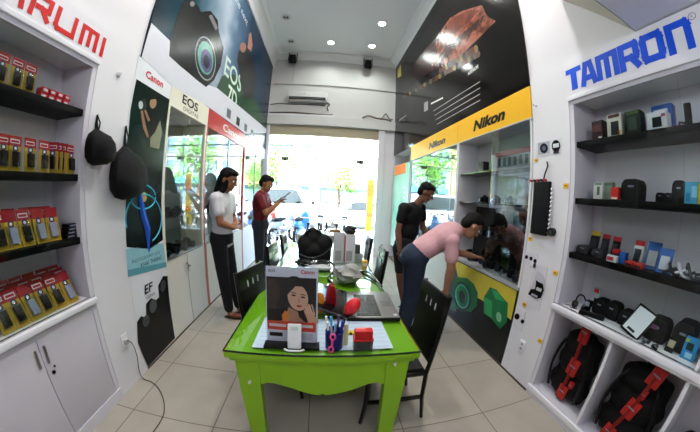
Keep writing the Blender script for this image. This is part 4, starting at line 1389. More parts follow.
def person(label, J, skin, shirt, trousers, shoes, hair, sleeve=0.55, cuff=1.0, hem=0.0, k=1.0, fit=0.0):
    SK_, SH, TR, SO = mat(skin, 0.55, noise=0.06, scale=15), shirt, trousers, shoes
    V = {a: Vector(b) for a, b in J.items()}
    t = thing('person', label, 'person', (V['pel'].x, V['pel'].y, 0))
    s, ff, up = ortho(V['face'], (V['neck'] - V['pel']))
    # torso frame
    tu = (V['neck'] - V['pel']).normalized()
    ts = (V['shR'] - V['shL']).normalized(); ts = (ts - tu * ts.dot(tu)).normalized()
    tf = tu.cross(ts).normalized()
    chest = V['pel'].lerp(V['neck'], .68); belly = V['pel'].lerp(V['neck'], .33)
    if 'chest' in V: chest = V['chest']
    if 'belly' in V: belly = V['belly']
    def torso(m, g, mt, low=True):
        oell(m, chest, ((.165 + g) * k, (.108 + g) * k, .19 * k), ts, tf, tu, mt)
        oell(m, belly, ((.142 + g) * k, (.098 + g) * k, .17 * k), ts, tf, tu, mt)
        for q in ('shL', 'shR'):
            cap(m, V[q], chest.lerp(V['neck'], .35), (.058 + g) * k, (.075 + g) * k, mt)
        cap(m, belly, chest, (.10 + g) * k, (.11 + g) * k, mt)
    m = MB()
    torso(m, 0, SK_)
    oell(m, V['pel'], (.155 * k, .11 * k, .13 * k), ts, tf, tu, SK_)
    cap(m, chest.lerp(V['neck'], .8), V['head'] - s.cross(ff) * .03, .056 * k, .048 * k, SK_)
    for q in 'LR':
        sh, el, wr = V['sh' + q], V['el' + q], V['wr' + q]
        cap(m, sh, el, .05 * k, .040 * k, SK_)
        cap(m, el, el.lerp(wr, .35), .040 * k, .041 * k, SK_); cap(m, el.lerp(wr, .35), wr, .041 * k, .026 * k, SK_)
        hd = V.get('hd' + q, wr - el)
        hand(m, wr, hd, V.get('pn' + q, Vector((0, 0, -1)) if abs(hd.normalized().z) < .7 else -ts * (1 if q == 'R' else -1)), SK_, 1 if q == 'L' else -1)
        hp, kn, an = V['hp' + q], V['kn' + q], V['an' + q]
        cap(m, hp, kn, .082 * k, .056 * k, SK_)
        cap(m, kn, kn.lerp(an, .3), .054 * k, .056 * k, SK_); cap(m, kn.lerp(an, .3), an, .056 * k, .036 * k, SK_)
        fd = Vector(V['feet']).normalized()
        cap(m, an - Vector((0, 0, .04)), an - Vector((0, 0, .058)) + fd * .13, .034, .026, SK_)
    # head
    H = V['head']
    hu = s.cross(ff)
    def P(a, b, c): return H + s * a * k + ff * b * k + hu * c * k
    oell(m, P(0, -.005, .03), (.076 * k, .096 * k, .092 * k), s, ff, hu, SK_)
    oell(m, P(0, .025, -.045), (.058 * k, .066 * k, .07 * k), s, ff, hu, SK_)
    oell(m, P(0, .062, -.088), (.026 * k, .022 * k, .02 * k), s, ff, hu, SK_)
    cap(m, P(0, .088, .012), P(0, .112, -.026), .010, .014, SK_, n=8)
    cap(m, P(-.03, .082, .035), P(.03, .082, .035), .012, .012, SK_, n=8)
    cap(m, P(-.018, .09, -.055), P(.018, .09, -.055), .008, .008, SK_, n=8)
    for q in (-1, 1): oell(m, P(q * .079, -.005, -.008), (.010, .02, .033), s, ff, hu, SK_, n=8)
    fuse(m, 'body', t, 0.0085, 3)
    for q in (-1, 1):
        m = MB(); m.ball(P(q * .03, .084, .008), .0125, mat(0xe8e2da, 0.2), n=8); m.ball(P(q * .03, .0925, .008), .0068, mat(0x1a120e, 0.2), n=8); m.obj('eye', t, world=True)
        m = MB(); cap(m, P(q * .015, .097, .034), P(q * .046, .088, .036), .005, .003, mat(0x15100d, 0.8), n=6); m.obj('eyebrow', t, world=True)
    m = MB(); oell(m, P(0, .0955, -.055), (.021, .006, .0045), s, ff, hu, mat(0x8c4a44, 0.5), n=10); m.obj('mouth', t, world=True)
    m = MB(); HM = mat(0x0a0808, 0.75, noise=0.4, scale=60, bump=0.3, spec=0.2)
    for c, rd in hair: oell(m, P(*c), tuple(v * k for v in rd), s, ff, hu, HM)
    fuse(m, 'hair', t, 0.009, 2)
    # clothes
    m = MB(); torso(m, .014 + fit, SH)
    base = V['pel'] + tu * hem
    cap(m, belly, base, (.112 + fit) * k, (.075 + fit) * k, SH)
    oell(m, base, ((.158 + fit) * k, (.118 + fit) * k, .07 * k), ts, tf, tu, SH)
    for q in 'LR':
        cap(m, V['sh' + q], V['sh' + q].lerp(V['el' + q], sleeve), .066 * k, .063 * k, SH)
    fuse(m, 'shirt', t, 0.011, 3)
    m = MB()
    oell(m, V['pel'], (.17 * k, .126 * k, .15 * k), ts, tf, tu, TR)
    for q in 'LR':
        hp, kn, an = V['hp' + q], V['kn' + q], V['an' + q]
        if cuff <= 1:
            e = hp.lerp(kn, cuff) if cuff < 1 else kn
            cap(m, hp, e, .096 * k, .072 * k, TR)
        else:
            cap(m, hp, kn, .094 * k, .070 * k, TR); cap(m, kn, kn.lerp(an, .9), .070 * k, .056 * k, TR)
    fuse(m, 'trousers' if cuff > 1 else 'shorts', t, 0.012, 3)
    fd = Vector(V['feet']).normalized()
    for q in 'LR':
        a = V['an' + q]
        sd = fd.cross(Vector((0, 0, 1)))
        m = MB()
        oell(m, (a.x + fd.x * .055, a.y + fd.y * .055, .012), (.047, .135, .012), sd, fd, Vector((0, 0, 1)), mat(0x2a1c16, 0.6))
        oell(m, (a.x + fd.x * .08, a.y + fd.y * .08, .04), (.043, .10, .03), sd, fd, Vector((0, 0, 1)), SO)
        m.obj('shoe', t, world=True)
    return t

SHORTHAIR = [((0, -.022, .052), (.083, .095, .082)), ((0, -.06, .0), (.075, .055, .075)), ((0, .02, .088), (.07, .07, .04))]
LONGHAIR = [((0, -.022, .048), (.086, .098, .085)), ((0, -.065, -.03), (.082, .055, .12)), ((0, -.075, -.12), (.07, .045, .10)), ((.05, .0, -.06), (.035, .05, .10)), ((-.06, .0, -.03), (.03, .05, .10)), ((0, .03, .088), (.072, .065, .038))]
person('woman with long black hair in a white polo shirt and black trousers, hands clasped', dict(
    pel=(-1.20, 2.74, 1.0), belly=(-1.185, 2.74, 1.13), chest=(-1.20, 2.74, 1.36), neck=(-1.185, 2.74, 1.54), head=(-1.115, 2.72, 1.675), face=(.93, -.12, -.32),
    shL=(-1.17, 2.90, 1.46), shR=(-1.20, 2.585, 1.46), elL=(-1.13, 2.93, 1.2), wrL=(-1.03, 2.80, 1.18), elR=(-1.13, 2.55, 1.20), wrR=(-1.01, 2.63, 1.14),
    hdL=(.1, -.9, 0), hdR=(.2, .8, 0), hpL=(-1.19, 2.82, .96), hpR=(-1.20, 2.66, .96), knL=(-1.12, 2.82, .52), knR=(-1.17, 2.68, .52), anL=(-1.05, 2.82, .09), anR=(-1.14, 2.70, .09), feet=(1, -.1, 0)),
    0x8f6045, mat(0xd2d0d4, 0.7, noise=0.05, scale=12), mat(0x131318, 0.8, noise=0.2), mat(0x6a3a2a, 0.5), LONGHAIR, sleeve=.55, cuff=2, hem=-.06, k=1.06)
person('man in a dark red polo shirt reading papers near the doors', dict(
    pel=(-1.12, 4.22, .98), neck=(-1.08, 4.2, 1.53), chest=(-1.11, 4.2, 1.36), head=(-1.02, 4.19, 1.69), face=(.9, -.1, -.42),
    shL=(-1.08, 4.38, 1.46), shR=(-1.10, 4.02, 1.46), elL=(-.98, 4.40, 1.22), wrL=(-.80, 4.28, 1.40), elR=(-.96, 3.99, 1.20), wrR=(-.77, 4.08, 1.37),
    hpL=(-1.12, 4.30, .93), hpR=(-1.12, 4.14, .93), knL=(-1.10, 4.33, .5), knR=(-1.12, 4.14, .5), anL=(-1.10, 4.36, .09), anR=(-1.13, 4.16, .09), feet=(1, -.1, 0)),
    0x9a6a4c, mat(0x6d1a22, 0.75, noise=0.1, scale=12), mat(0x22262e, 0.8, noise=0.2), mat(0x2a2422, 0.5), SHORTHAIR, sleeve=.6, cuff=2, hem=-.02, k=1.18)
person('man in a black T-shirt and dark shorts standing behind the man in pink', dict(
    pel=(1.13, 3.16, .92), neck=(1.24, 3.12, 1.49), chest=(1.19, 3.14, 1.31), head=(1.345, 3.06, 1.64), face=(.72, -.42, -.5),
    shL=(1.36, 3.24, 1.42), shR=(1.03, 3.03, 1.42), elL=(1.40, 3.22, 1.14), wrL=(1.50, 3.05, .98), elR=(.97, 3.03, 1.12), wrR=(1.00, 2.98, .86),
    hpL=(1.24, 3.19, .87), hpR=(1.04, 3.10, .87), knL=(1.25, 3.15, .48), knR=(1.06, 3.04, .48), anL=(1.29, 3.18, .09), anR=(1.15, 3.05, .09), feet=(.6, -.6, 0)),
    0x74503e, mat(0x0f0f11, 0.8, noise=0.2), mat(0x1b1b1f, 0.85, noise=0.2), mat(0x1c1715, 0.5), SHORTHAIR, sleeve=.5, cuff=.75, hem=.0, k=1.08)
person('man in a pink short-sleeved shirt and blue jeans bending over the showcase counter', dict(
    pel=(.965, 2.36, .95), belly=(1.07, 2.34, 1.05), chest=(1.27, 2.32, 1.175), neck=(1.42, 2.29, 1.235), head=(1.545, 2.24, 1.30), face=(.72, -.1, -.62),
    shL=(1.35, 2.46, 1.17), shR=(1.27, 2.15, 1.15), elL=(1.47, 2.47, .98), wrL=(1.66, 2.30, .955), hdL=(1, -.25, -.15), elR=(1.26, 2.10, .88), wrR=(1.245, 2.12, .66), hdR=(.05, 0, -1),
    hpL=(.965, 2.44, .92), hpR=(.955, 2.27, .92), knL=(.99, 2.46, .50), knR=(.96, 2.28, .50), anL=(.93, 2.46, .09), anR=(.90, 2.29, .09), feet=(1, -.1, 0)),
    0x9c6e54, mat(0xc99a9e, 0.7, noise=0.06, scale=12), mat(0x232c3e, 0.85, noise=0.2), mat(0x2a2422, 0.5), SHORTHAIR, sleeve=.6, cuff=2, hem=-.04, k=1.12)
# papers in the hands of the man in red
t = thing('document', 'white sheet on dark folder held by the man in dark red', 'paper', (-.66, 4.18, 1.50))
m = MB(); T = Matrix.Translation((-.66, 4.18, 1.505)) @ Matrix.Rotation(R_(-38), 4, 'Y')
m.box((-.11, -.15, -.004), (.11, .15, .0), mat(0x2b2f36, 0.5), T); m.obj('folder', t, world=True, smooth=0)
m = MB(); m.box((-.10, -.14, .0), (.10, .14, .002), WPANEL, T); m.obj('sheet', t, world=True, smooth=0)
# ---------------------------------------------------------------- ceiling and end wall fittings
def emit(col, s):
    m = bpy.data.materials.new('lamp glow')
    m.use_nodes = True
    nt = m.node_tree
    nt.nodes.clear()
    e = nt.nodes.new('ShaderNodeEmission'); o = nt.nodes.new('ShaderNodeOutputMaterial')
    e.inputs[0].default_value = (*col, 1); e.inputs[1].default_value = s
    nt.links.new(e.outputs[0], o.inputs[0])
    return m
GLOW = emit((0.9, 1.0, 0.97), 14)
def downlight(x, y, lit, label):
    t = thing('downlight', label, 'ceiling light', (x, y, ZC), group='recessed ceiling lights')
    m = MB(); m.lathe([(.11, 0), (.11, -.012), (.085, -.016), (.075, -.006), (.075, 0)], WPANEL, n=24); m.obj('trim_ring', t)
    for sx in (-1, 1):
        m = MB()
        m.cyl((sx * .03, 0, -.004), (sx * .03, 0, -.022), .02, DGREY if not lit else CHROME, n=12)
        m.ball((sx * .03, 0, -.024), (.016, .016, .010), GLOW if lit else mat(0x2c2c2c, .3), n=10)
        m.obj('bulb', t)
    m = MB(); m.cyl((0, 0, -.001), (0, 0, -.005), .074, GLOW if lit else mat(0xb8b8b4, .4), n=24); m.obj('reflector', t)
    if lit:
        l = bpy.data.lights.new('downlight_lamp', 'SPOT'); l.energy = 35; l.spot_size = R_(150); l.spot_blend = .6; l.shadow_soft_size = .06; l.color = (.93, 1, .97)
        o = bpy.data.objects.new('downlight_lamp', l); COL.objects.link(o); o.location = (x, y, ZC - .05)
def cpt(px, py): p = at_z(px, py, ZC); return p.x, p.y
downlight(*cpt(382, 23.5), True, 'lit round ceiling light nearest the camera, right side')
downlight(*cpt(331, 42.5), True, 'lit round ceiling light at the middle of the far row')
downlight(*cpt(372, 46), True, 'lit round ceiling light at the right of the far row')
downlight(*cpt(286, 17), False, 'unlit round ceiling light at left, nearer the camera')
downlight(*cpt(291, 41), False, 'unlit round ceiling light at left, by the left spotlight')
def spot(px, py, label):
    p = at_y(px, py, 5.95)
    K = 1.25
    t = thing('spotlight', label, 'spotlight', (p.x, 5.95, 5.22), group='black spotlights on the end wall')
    m = MB(); m.box((p.x - .07, 5.9, 5.30 - .06), (p.x + .07, 6.0, 5.249), BLACK, bevel=.005); m.obj('mount', t, world=True)
    m = MB()
    for s in (-1, 1): m.box((p.x + s * .108 - .008, 5.93, 4.97), (p.x + s * .108 + .008, 5.96, 5.25), BLACK)
    m.box((p.x - .11, 5.93, 5.235), (p.x + .11, 5.96, 5.248), BLACK)
    m.obj('bracket', t, world=True, smooth=0)
    m = MB()
    T = Matrix.Translation((p.x, 5.91, 5.03)) @ Matrix.Rotation(R_(30), 4, 'X') @ Matrix.Scale(K, 4)
    m.cyl((0, 0, -.10), (0, 0, .08), .082, BLACK, r2=.06, n=20, T=T); m.cyl((0, 0, -.105), (0, 0, -.10), .07, mat(0x8d9692, .15), n=20, T=T)
    for k in range(4): m.cyl((0, 0, -.04 + .03 * k), (0, 0, -.03 + .03 * k), .085, BLACK, n=20, T=T)
    m.obj('lamp_head', t, world=True)
spot(293, 58, 'black spotlight under the ceiling, left one of two')
spot(368, 62, 'black spotlight under the ceiling, right one of two')
# air conditioner
t = thing('air_conditioner', 'long white air conditioner with dark outlet on the wall above the doors', 'air conditioner', (-.56, 6.0, 3.86))
m = MB(); m.box((-1.05, 5.90, 3.88), (-.07, 6.098, 4.12), mat(0xd3d2cd, .4), bevel=.03); m.obj('housing', t, world=True)
m = MB(); m.box((-1.02, 5.893, 3.89), (-.11, 5.93, 3.96), mat(0x1e1e20, .5)); 
m.obj('air_outlet', t, world=True, smooth=0)
m = MB(); m.box((-1.0, 5.885, 3.915), (-.13, 5.892, 3.925), mat(0x6a6a68, .4)); m.obj('louvre', t, world=True, smooth=0)
m = MB(); m.box((-.68, 5.895, 4.05), (-.62, 5.90, 4.07), CHROME); m.obj('badge', t, world=True, smooth=0)
def cable(pts, r, col, label, name='cable'):
    m = MB(); m.tube(smooth_path(pts, 5), r, mat(col, .6), n=6)
    tag(m.obj(name), label, 'cable')
Y0 = 6.085
cable([(-.10, Y0, 3.92), (0.0, Y0, 3.86), (-.06, Y0, 3.78), (-.02, Y0, 3.68)], .014, 0x3a3a38, 'dark loose cable dangling at the right end of the air conditioner')
cable([(-1.52, Y0, 3.80), (-1.3, Y0, 3.83), (-1.0, Y0, 3.82), (-.5, Y0, 3.83), (-.1, Y0, 3.82)], .010, 0x55534c, 'thin cable running below the air conditioner to the left wall')
cable([(-1.52, Y0, 3.585), (-.9, Y0, 3.60), (-.3, Y0, 3.575), (.1, Y0, 3.58)], .016, 0x5d4f40, 'brown cable lying along the white ledge over the doors')
cable([(.85, 6.03, 3.54), (1.0, 5.99, 3.60), (1.2, 5.99, 3.56), (1.45, 5.99, 3.55), (1.60, 5.99, 3.52)], .022, 0x6b5f50, 'thick brown cable bundle on the ledge at the right corner')
cable([(1.35, Y0, 3.56), (1.47, Y0, 3.74), (1.56, Y0, 3.62), (1.66, Y0, 3.60)], .010, 0x3c3833, 'thin dark cable arching over the brown bundle at right')
m = MB(); m.tube([(-1.0, Y0, 5.1), (-1.0, Y0, 4.43)], .006, mat(0xa9a8a2, .6), n=5)
tag(m.obj('cable'), 'thin pale vertical cable below the left spotlight', 'cable')

# ---------------------------------------------------------------- battery blister packs
PY, PR2 = mat(0xab8a24, .35, noise=.12, scale=30), mat(0x951b24, .35, noise=.25, scale=40)
PBL, PWH, PGR = mat(0x1d2b55, .4), mat(0xcfcdd2, .4), mat(0x83889a, .35)
def make_pack(label, battery=BLACK, h=.165):
    t = thing('battery_pack', label, 'battery pack')
    m = MB()
    m.box((-.002, -.036, 0), (.0, .036, h * .70), PY)
    m.box((-.002, -.036, h * .70), (.0, .036, h), PR2)
    m.box((-.0005, -.03, h * .78), (.0006, .024, h * .90), PWH if battery is BLACK else PR2)
    m.box((-.0003, -.026, h * .80), (.0012, .020, h * .87), PR2)
    m.cyl((0, 0, h * .64), (.0012, 0, h * .64), .016, PBL, n=14); m.cyl((.001, .0, h * .64), (.0018, 0, h * .64), .008, PWH, n=10)
    m.obj('card', t, smooth=0)
    m = MB(); m.box((.0, -.02, h * .12), (.016, .02, h * .54), battery, bevel=.004); m.obj('battery', t)
    m = MB(); m.box((-.0, -.032, .006), (.019, .032, h * .60), PLASTIC, bevel=.005); m.obj('blister', t)
    return t
pk = {0: None, 1: None}
def pack(x, y, z, label, group, tilt=0, rz=0, grey=0):
    rot = (0, R_(-tilt), R_(rz))
    if pk[grey] is None:
        pk[grey] = make_pack(label, PGR if grey else BLACK)
        o = pk[grey]; o.location = (x, y, z); o.rotation_euler = rot; o['group'] = group
    else:
        o = dup(pk[grey], label, (x, y, z), rot, group=group)
    if 'second left' in group: o.scale = (1, 1.03, 1.08)
    if 'third left' in group: o.scale = (1.1, 1.1, 1.2)
    return o
ORD = ['', 'first', 'second', 'third', 'fourth', 'fifth', 'sixth', 'seventh', 'eighth', 'ninth', 'tenth', 'eleventh', 'twelfth']
def sx_y(px, py, x): return at_x(px, py, x).y
# top shelf
G1 = 'battery packs on the top left shelf'
ys = [sx_y(px, 86, -1.62) for px in (28, 14)]
ys += [ys[-1] - .085, ys[-1] - .17, ys[-1] - .255]
for i, y in enumerate(ys):
    pack(-1.61, y, 2.0475, '%s yellow and red battery pack on top left shelf, counted from the red boxes' % ORD[i + 1], G1, 4)
# small red boxes
m0 = None
for i in range(4):
    for k in range(2):
        y = sx_y(43, 95, -1.62) + i * .052 + k * .006
        z = 2.046 + k * .036
        lb = '%s small red carton from the left in the %s layer, top left shelf' % (ORD[i + 1], ('lower', 'upper')[k])
        if m0 is None:
            m0 = thing('small_carton', lb, 'box', (-1.63, y, z), group='small red cartons on the top left shelf')
            m = MB(); m.box((-.045, -.022, 0), (.02, .022, .033), mat(0xb82a30, .4), bevel=.002); m.obj('carton', m0)
            m = MB(); m.box((.0195, -.014, .01), (.021, .012, .024), PWH); m.obj('label', m0, smooth=0)
        else:
            dup(m0, lb, (-1.63, y, z))
# second shelf
G2 = 'battery packs on the second left shelf'
n = 0
for px in (70, 43, 29, 14, 2):
    n += 1
    pack(-1.605, sx_y(px, 168, -1.62), 1.6425, '%s battery pack facing forward on second left shelf, counted from the pier' % ORD[n], G2, 4, 6, 0)
y0 = sx_y(2, 168, -1.62)
for i in range(3):
    pack(-1.605, y0 - .09 * (i + 1), 1.6425, '%s battery pack facing forward on second left shelf, counted from the pier' % ORD[n + i + 1], G2, 4, 6)
for i, px in enumerate((61, 56.5, 52)):
    pack(-1.62, sx_y(px, 168, -1.62), 1.6425, '%s battery pack standing edge-on in the second left shelf row' % ORD[i + 1], 'edge-on battery packs on the second left shelf', 0, -62)
# third shelf
G3 = 'battery packs on the third left shelf'
for i, (px, g) in enumerate(((55, 1), (43, 1), (29, 0), (15, 1), (2, 0))):
    pack(-1.595, sx_y(px, 238, -1.6), 1.2525, '%s pack in the front row on third left shelf, counted from the pier' % ORD[i + 1], G3, 16, -8 if i == 0 else 4, g)
y0 = sx_y(2, 238, -1.6)
for i in range(3):
    pack(-1.595, y0 - .085 * (i + 1), 1.2525, '%s pack in the front row on third left shelf, counted from the pier' % ORD[i + 6], G3, 16, 4, i % 2)
for i, px in enumerate((47, 37, 27, 10)):
    pack(-1.69, sx_y(px, 215, -1.69), 1.2525, '%s pack in the back row on third left shelf, counted from the pier' % ORD[i + 1], G3, 8, 0, 0)
y0 = sx_y(70, 233, -1.61)
b0 = None
for k in range(4):
    lb = 'small black film box, %s of the four-high stack by the pier' % ['bottom one', 'second from bottom', 'third from bottom', 'top one'][k]
    z = 1.2505 + k * .022
    if b0 is None:
        b0 = thing('film_box', lb, 'box', (-1.62, y0, z), group='stack of small black boxes')
        m = MB(); m.box((-.03, -.045, 0), (.03, .045, .021), BLACK, bevel=.002); m.obj('carton', b0)
        m = MB(); m.box((.0295, -.03, .006), (.031, .02, .014), PGR); m.obj('label', b0, smooth=0)
    else:
        dup(b0, lb, (-1.62, y0 + .004 * k, z), R_(3 * k))
# counter: three leaning rows
G4 = 'battery packs leaning on the left counter'
n = 0
for r, (x, ya, cnt, tl, rn) in enumerate(((-1.585, 1.10, 8, 30, 'front'), (-1.665, 1.14, 8, 24, 'middle'), (-1.75, 1.12, 8, 14, 'back'))):
    for i in range(cnt):
        y = ya - i * .088 - random.uniform(0, .01)
        o = pack(x, y, .851 if r == 0 else .853, '%s battery pack from the pier in the %s row on the left counter' % (ORD[i + 1], rn), G4, tl, 4 + random.uniform(-8, 8), (i * 2 + r) % 3 == 0)
        o.scale = (1.2, 1.15, 1.28)

# ---------------------------------------------------------------- generic small goods
def carton(label, x, y, z, sx_, sy_, sz_, col, face=None, name='carton', cat='box', rz=0, group=None, deco=None):
    """a printed box: origin at the middle of its base; face = list of (y0,y1,z0,z1,colour) patches on the side towards -x"""
    t = thing(name, label, cat, (x, y, z), R_(rz), group=group)
    m = MB(); m.box((-sx_ / 2, -sy_ / 2, 0), (sx_ / 2, sy_ / 2, sz_), mat(col, .45, noise=.08, scale=25), bevel=min(.003, sz_ * .1)); m.obj('box_body', t)
    if face:
        for (a, b, c, d, h) in face:
            m = MB(); m.box((-sx_ / 2 - .001, -sy_ / 2 + a * sy_, c * sz_), (-sx_ / 2 + .0005, -sy_ / 2 + b * sy_, d * sz_), mat(h, .4)); m.obj('printed_patch', t, smooth=0)
    return t
def rx(px, py, x): return at_x(px, py, x).y
X1 = 1.80
Z1 = 2.046
carton('dark brown box at the pier end of the top right shelf', X1 + .04, rx(597, 135, X1), Z1, .07, .085, .145, 0x2a1a18, [(.1, .9, .45, .8, 0x5e3a36), (.1, .4, .06, .2, 0xb8b8b8)])
carton('white box with black pouch picture, second on the top right shelf', X1 + .04, rx(614, 132, X1), Z1, .07, .105, .165, 0xcfc9bd, [(.18, .72, .12, .68, 0x16161a), (.1, .9, .84, .97, 0x5a2a2c), (.05, .3, .1, .3, 0xb98a55)])
carton('dark green camouflage box, third on the top right shelf', X1 + .04, rx(633, 129, X1), Z1, .08, .105, .155, 0x16221b, [(.25, .8, .2, .75, 0x33463a), (.1, .9, .85, .97, 0x56683a)])
wb = carton('white box with black lens picture, fourth on the top right shelf', X1 + .04, rx(657, 124, X1), Z1, .09, .12, .115, 0xcfcfd6, [(.25, .72, .2, .72, 0x141416), (.05, .25, .7, .85, 0xa03a44)])
carton('blue and white box behind the white lens box, top right shelf', X1 + .14, rx(664, 119, X1 + .14), Z1, .07, .13, .19, 0x2450a0, [(.2, .9, .72, .85, 0xd5dae4)])
t = thing('flash_bracket', 'black L-shaped flash bracket alone on the top right shelf', 'bracket', (X1 + .03, rx(687, 118, X1), Z1))
m = MB(); m.box((-.012, -.02, 0), (.012, .02, .14), MATTE, bevel=.008); m.obj('upright_grip', t)
m = MB(); m.tube([(0, .02, .03), (0, .05, .04), (0, .062, .0)], .007, BLACK); m.obj('foot', t)

Z2 = 1.641
carton('slim white and green card box at the pier end of second right shelf', X1 + .03, rx(597, 198, X1), Z2, .05, .07, .115, 0xb9bdb8, [(.3, .6, .25, .75, 0x3a5a44), (.1, .9, .85, .95, 0x4a7a55)])
carton('grey-green box behind the small red box on second right shelf', X1 + .06, rx(608, 200, X1 + .06), Z2, .05, .075, .12, 0x7d8a7c, [(.1, .9, .8, .95, 0x4e6b4c)])
carton('small bright red box on the second right shelf', X1 + .0, rx(615.5, 198, X1), Z2, .04, .052, .08, 0xb8241c, [(.1, .9, .05, .2, 0xd8c8c0)])
def pouch(name, label, x, y, z, sx_, sy_, sz_, cat='case', col=0x141415):
    t = thing(name, label, cat, (x, y, z))
    m = MB(); b = bmesh.new(); bmesh.ops.create_cube(b, size=1)
    bmesh.ops.subdivide_edges(b, edges=b.edges[:], cuts=5, use_grid_fill=True)
    for v in b.verts:
        c = v.co * 2
        s = 1 - .22 * (abs(c.x) ** 3 * abs(c.z) ** 2) - .2 * (abs(c.y) ** 4 * max(c.z, 0) ** 3)
        q = Vector((c.x * (1 - .12 * abs(c.z) ** 3), c.y * (1 - .25 * max(c.z, 0) ** 4), c.z * (1 - .08 * abs(c.y) ** 4)))
        v.co = Vector((q.x * sx_ / 2, q.y * sy_ / 2, (q.z + 1) * sz_ / 2))
    m._merge(b, mat(col if col != 0x141415 else 0x09090a, .7, noise=.2, scale=30, spec=.2)); m.obj('shell', t)
    m = MB()
    m.tube([(-sx_ * .47 * 0, sy_ * .44 * math.cos(a), sz_ * .5 + sz_ * .42 * math.sin(a)) for a in [k * math.pi / 12 for k in range(25)]], .003, DGREY, n=5)
    m.obj('zip', t)
    m = MB(); m.box((-sx_ / 2 - .001, -sy_ * .15, sz_ * .62), (-sx_ / 2 + .004, sy_ * .15, sz_ * .70), PGR); m.obj('badge', t, smooth=0)
    return t
pouch('camera_case', 'wide black hard camera case on the second right shelf', X1 + .05, rx(630, 196, X1), Z2, .09, .135, .135)
for k, px in enumerate((660, 667)):
    pouch('lens_pouch', 'small black lens pouch, %s of the low pair on second right shelf' % ('left', 'right')[k], X1 + .03, rx(px + k * 1.5 - 1, 203, X1), Z2, .05, .05, .055)
pouch('camera_case', 'tall narrow black pouch left of the pale blue box, second right shelf', X1 + .05, rx(677, 200, X1), Z2, .07, .075, .125)
carton('pale blue patterned box near the right picture edge, second right shelf', X1 + .03, rx(691, 200, X1), Z2, .05, .075, .115, 0x4a9ec2, [(.1, .5, .3, .8, 0x8ccbe0), (.6, .9, .1, .5, 0x2c7aa8)])
carton('yellow box beside the pale blue patterned box, second right shelf', X1 + .03, rx(701, 201, X1), Z2, .05, .05, .11, 0xc8b83a)

Z3 = 1.251
def hangcard(label, x, y, z, w, h, body, top, blob, tilt=8, rz=0, name='accessory_card'):
    t = thing(name, label, 'packet', (x, y, z), rot=(0, R_(tilt), R_(rz)))
    m = MB(); m.box((0, -w / 2, 0), (.002, w / 2, h * .8), mat(body, .4, noise=.15, scale=40)); m.box((0, -w / 2, h * .8), (.002, w / 2, h), mat(top, .4)); m.obj('card', t, smooth=0)
    m = MB(); m.box((-.014, -w * .34, h * .1), (0, w * .34, h * .66), mat(blob, .35), bevel=.004); m.obj('contents', t)
    return t
xb = X1 + .10
hangcard('black accessory card with yellow top on the third right shelf', xb, rx(594, 240, xb), Z3, .075, .165, 0x17181c, 0xc8b030, 0x25262c)
hangcard('black accessory card with red top beside the yellow-topped one', xb, rx(605, 240, xb), Z3, .06, .155, 0x17181c, 0xb8242c, 0x25262c)
hangcard('black accessory card with red top, farther from the yellow-topped one', xb, rx(616, 242, xb), Z3, .06, .15, 0x17181c, 0xb8242c, 0x25262c)
pouch('cable_pouch', 'long dark grey pouch lying at the pier end of third right shelf', X1 + .02, rx(583, 250, X1), Z3, .07, .10, .06, col=0x26262a)
pouch('cable_pouch', 'dark grey pouch right of the long one on third right shelf', X1 + .02, rx(598, 254, X1), Z3, .07, .09, .055, col=0x1d1d22)
t = thing('memory_card_tub', 'round red tub in front of the red-topped cards', 'tub', (X1 + .04, rx(617, 250, X1 + .04), Z3 + .0))
m = MB(); m.cyl((0, 0, 0), (0, 0, .05), .022, mat(0x23252c, .4)); m.obj('tub_body', t)
m = MB(); m.cyl((0, 0, .05), (0, 0, .075), .027, mat(0xb81e26, .35)); m.obj('tub_cover', t)
carton('small white and red box lying before the red tub', X1 - .03, rx(613, 257, X1 - .03), Z3, .04, .07, .04, 0xc4c6cc, [(.3, .95, .2, .8, 0xa8202a)])
carton('small blue box right of the white and red box', X1 + .0, rx(624, 256, X1), Z3, .05, .04, .07, 0x1f4f96)
hangcard('white card with black cable and red top on the third right shelf', X1 + .05, rx(636, 258, X1 + .05), Z3, .062, .155, 0xb5b6ba, 0xb8242c, 0x1c1c20, 14)
hangcard('dark blue card with yellow pen picture on the third right shelf', X1 + .05, rx(651, 262, X1 + .05), Z3, .085, .165, 0x1f4f8e, 0x1f4f8e, 0x8f9094, 18, 6)
hangcard('blue card holding a white pad, rightmost on the third right shelf', X1 + .02, rx(663, 268, X1 + .02), Z3, .08, .15, 0x2358a0, 0x2358a0, 0xaeb2ba, 26, 8)
for k, (px, py) in enumerate(((631, 262), (640, 264))):
    carton('flat red and black packet lying on third right shelf edge, %s of two' % ('left', 'right')[k], X1 - .02, rx(px, py, X1 - .02), Z3, .07, .05, .03, 0xa82a24, [(.1, .9, .1, .6, 0x2a1a1a)])
# tangle of straps
for k, (a, col, lb) in enumerate(((0, 0x18181b, 'black strap coiled loosely on the third right shelf'), (1, 0xb8b8be, 'pale grey strap lying over the black strap, third right shelf'), (2, 0x3c3c42, 'dark grey strap at the right picture edge on third shelf'))):
    yy = rx(672 + 9 * k, 272 + 3 * k, X1 - .01)
    m = MB()
    P_ = [(X1 + .10, yy + .05, Z3 + .045), (X1 + .02, yy + .03, Z3 + .06 + .01 * k), (X1 - .02, yy - .01, Z3 + .02), (X1 + .03, yy - .05, Z3 + .012), (X1 + .10, yy - .03, Z3 + .03), (X1 + .05, yy + .03, Z3 + .015), (X1 - .01, yy + .05, Z3 + .012), (X1 + .0, yy - .02, Z3 + .05)]
    m.tube(smooth_path(P_), .009, mat(col, .5), n=6)
    tag(m.obj('strap'), lb, 'strap')
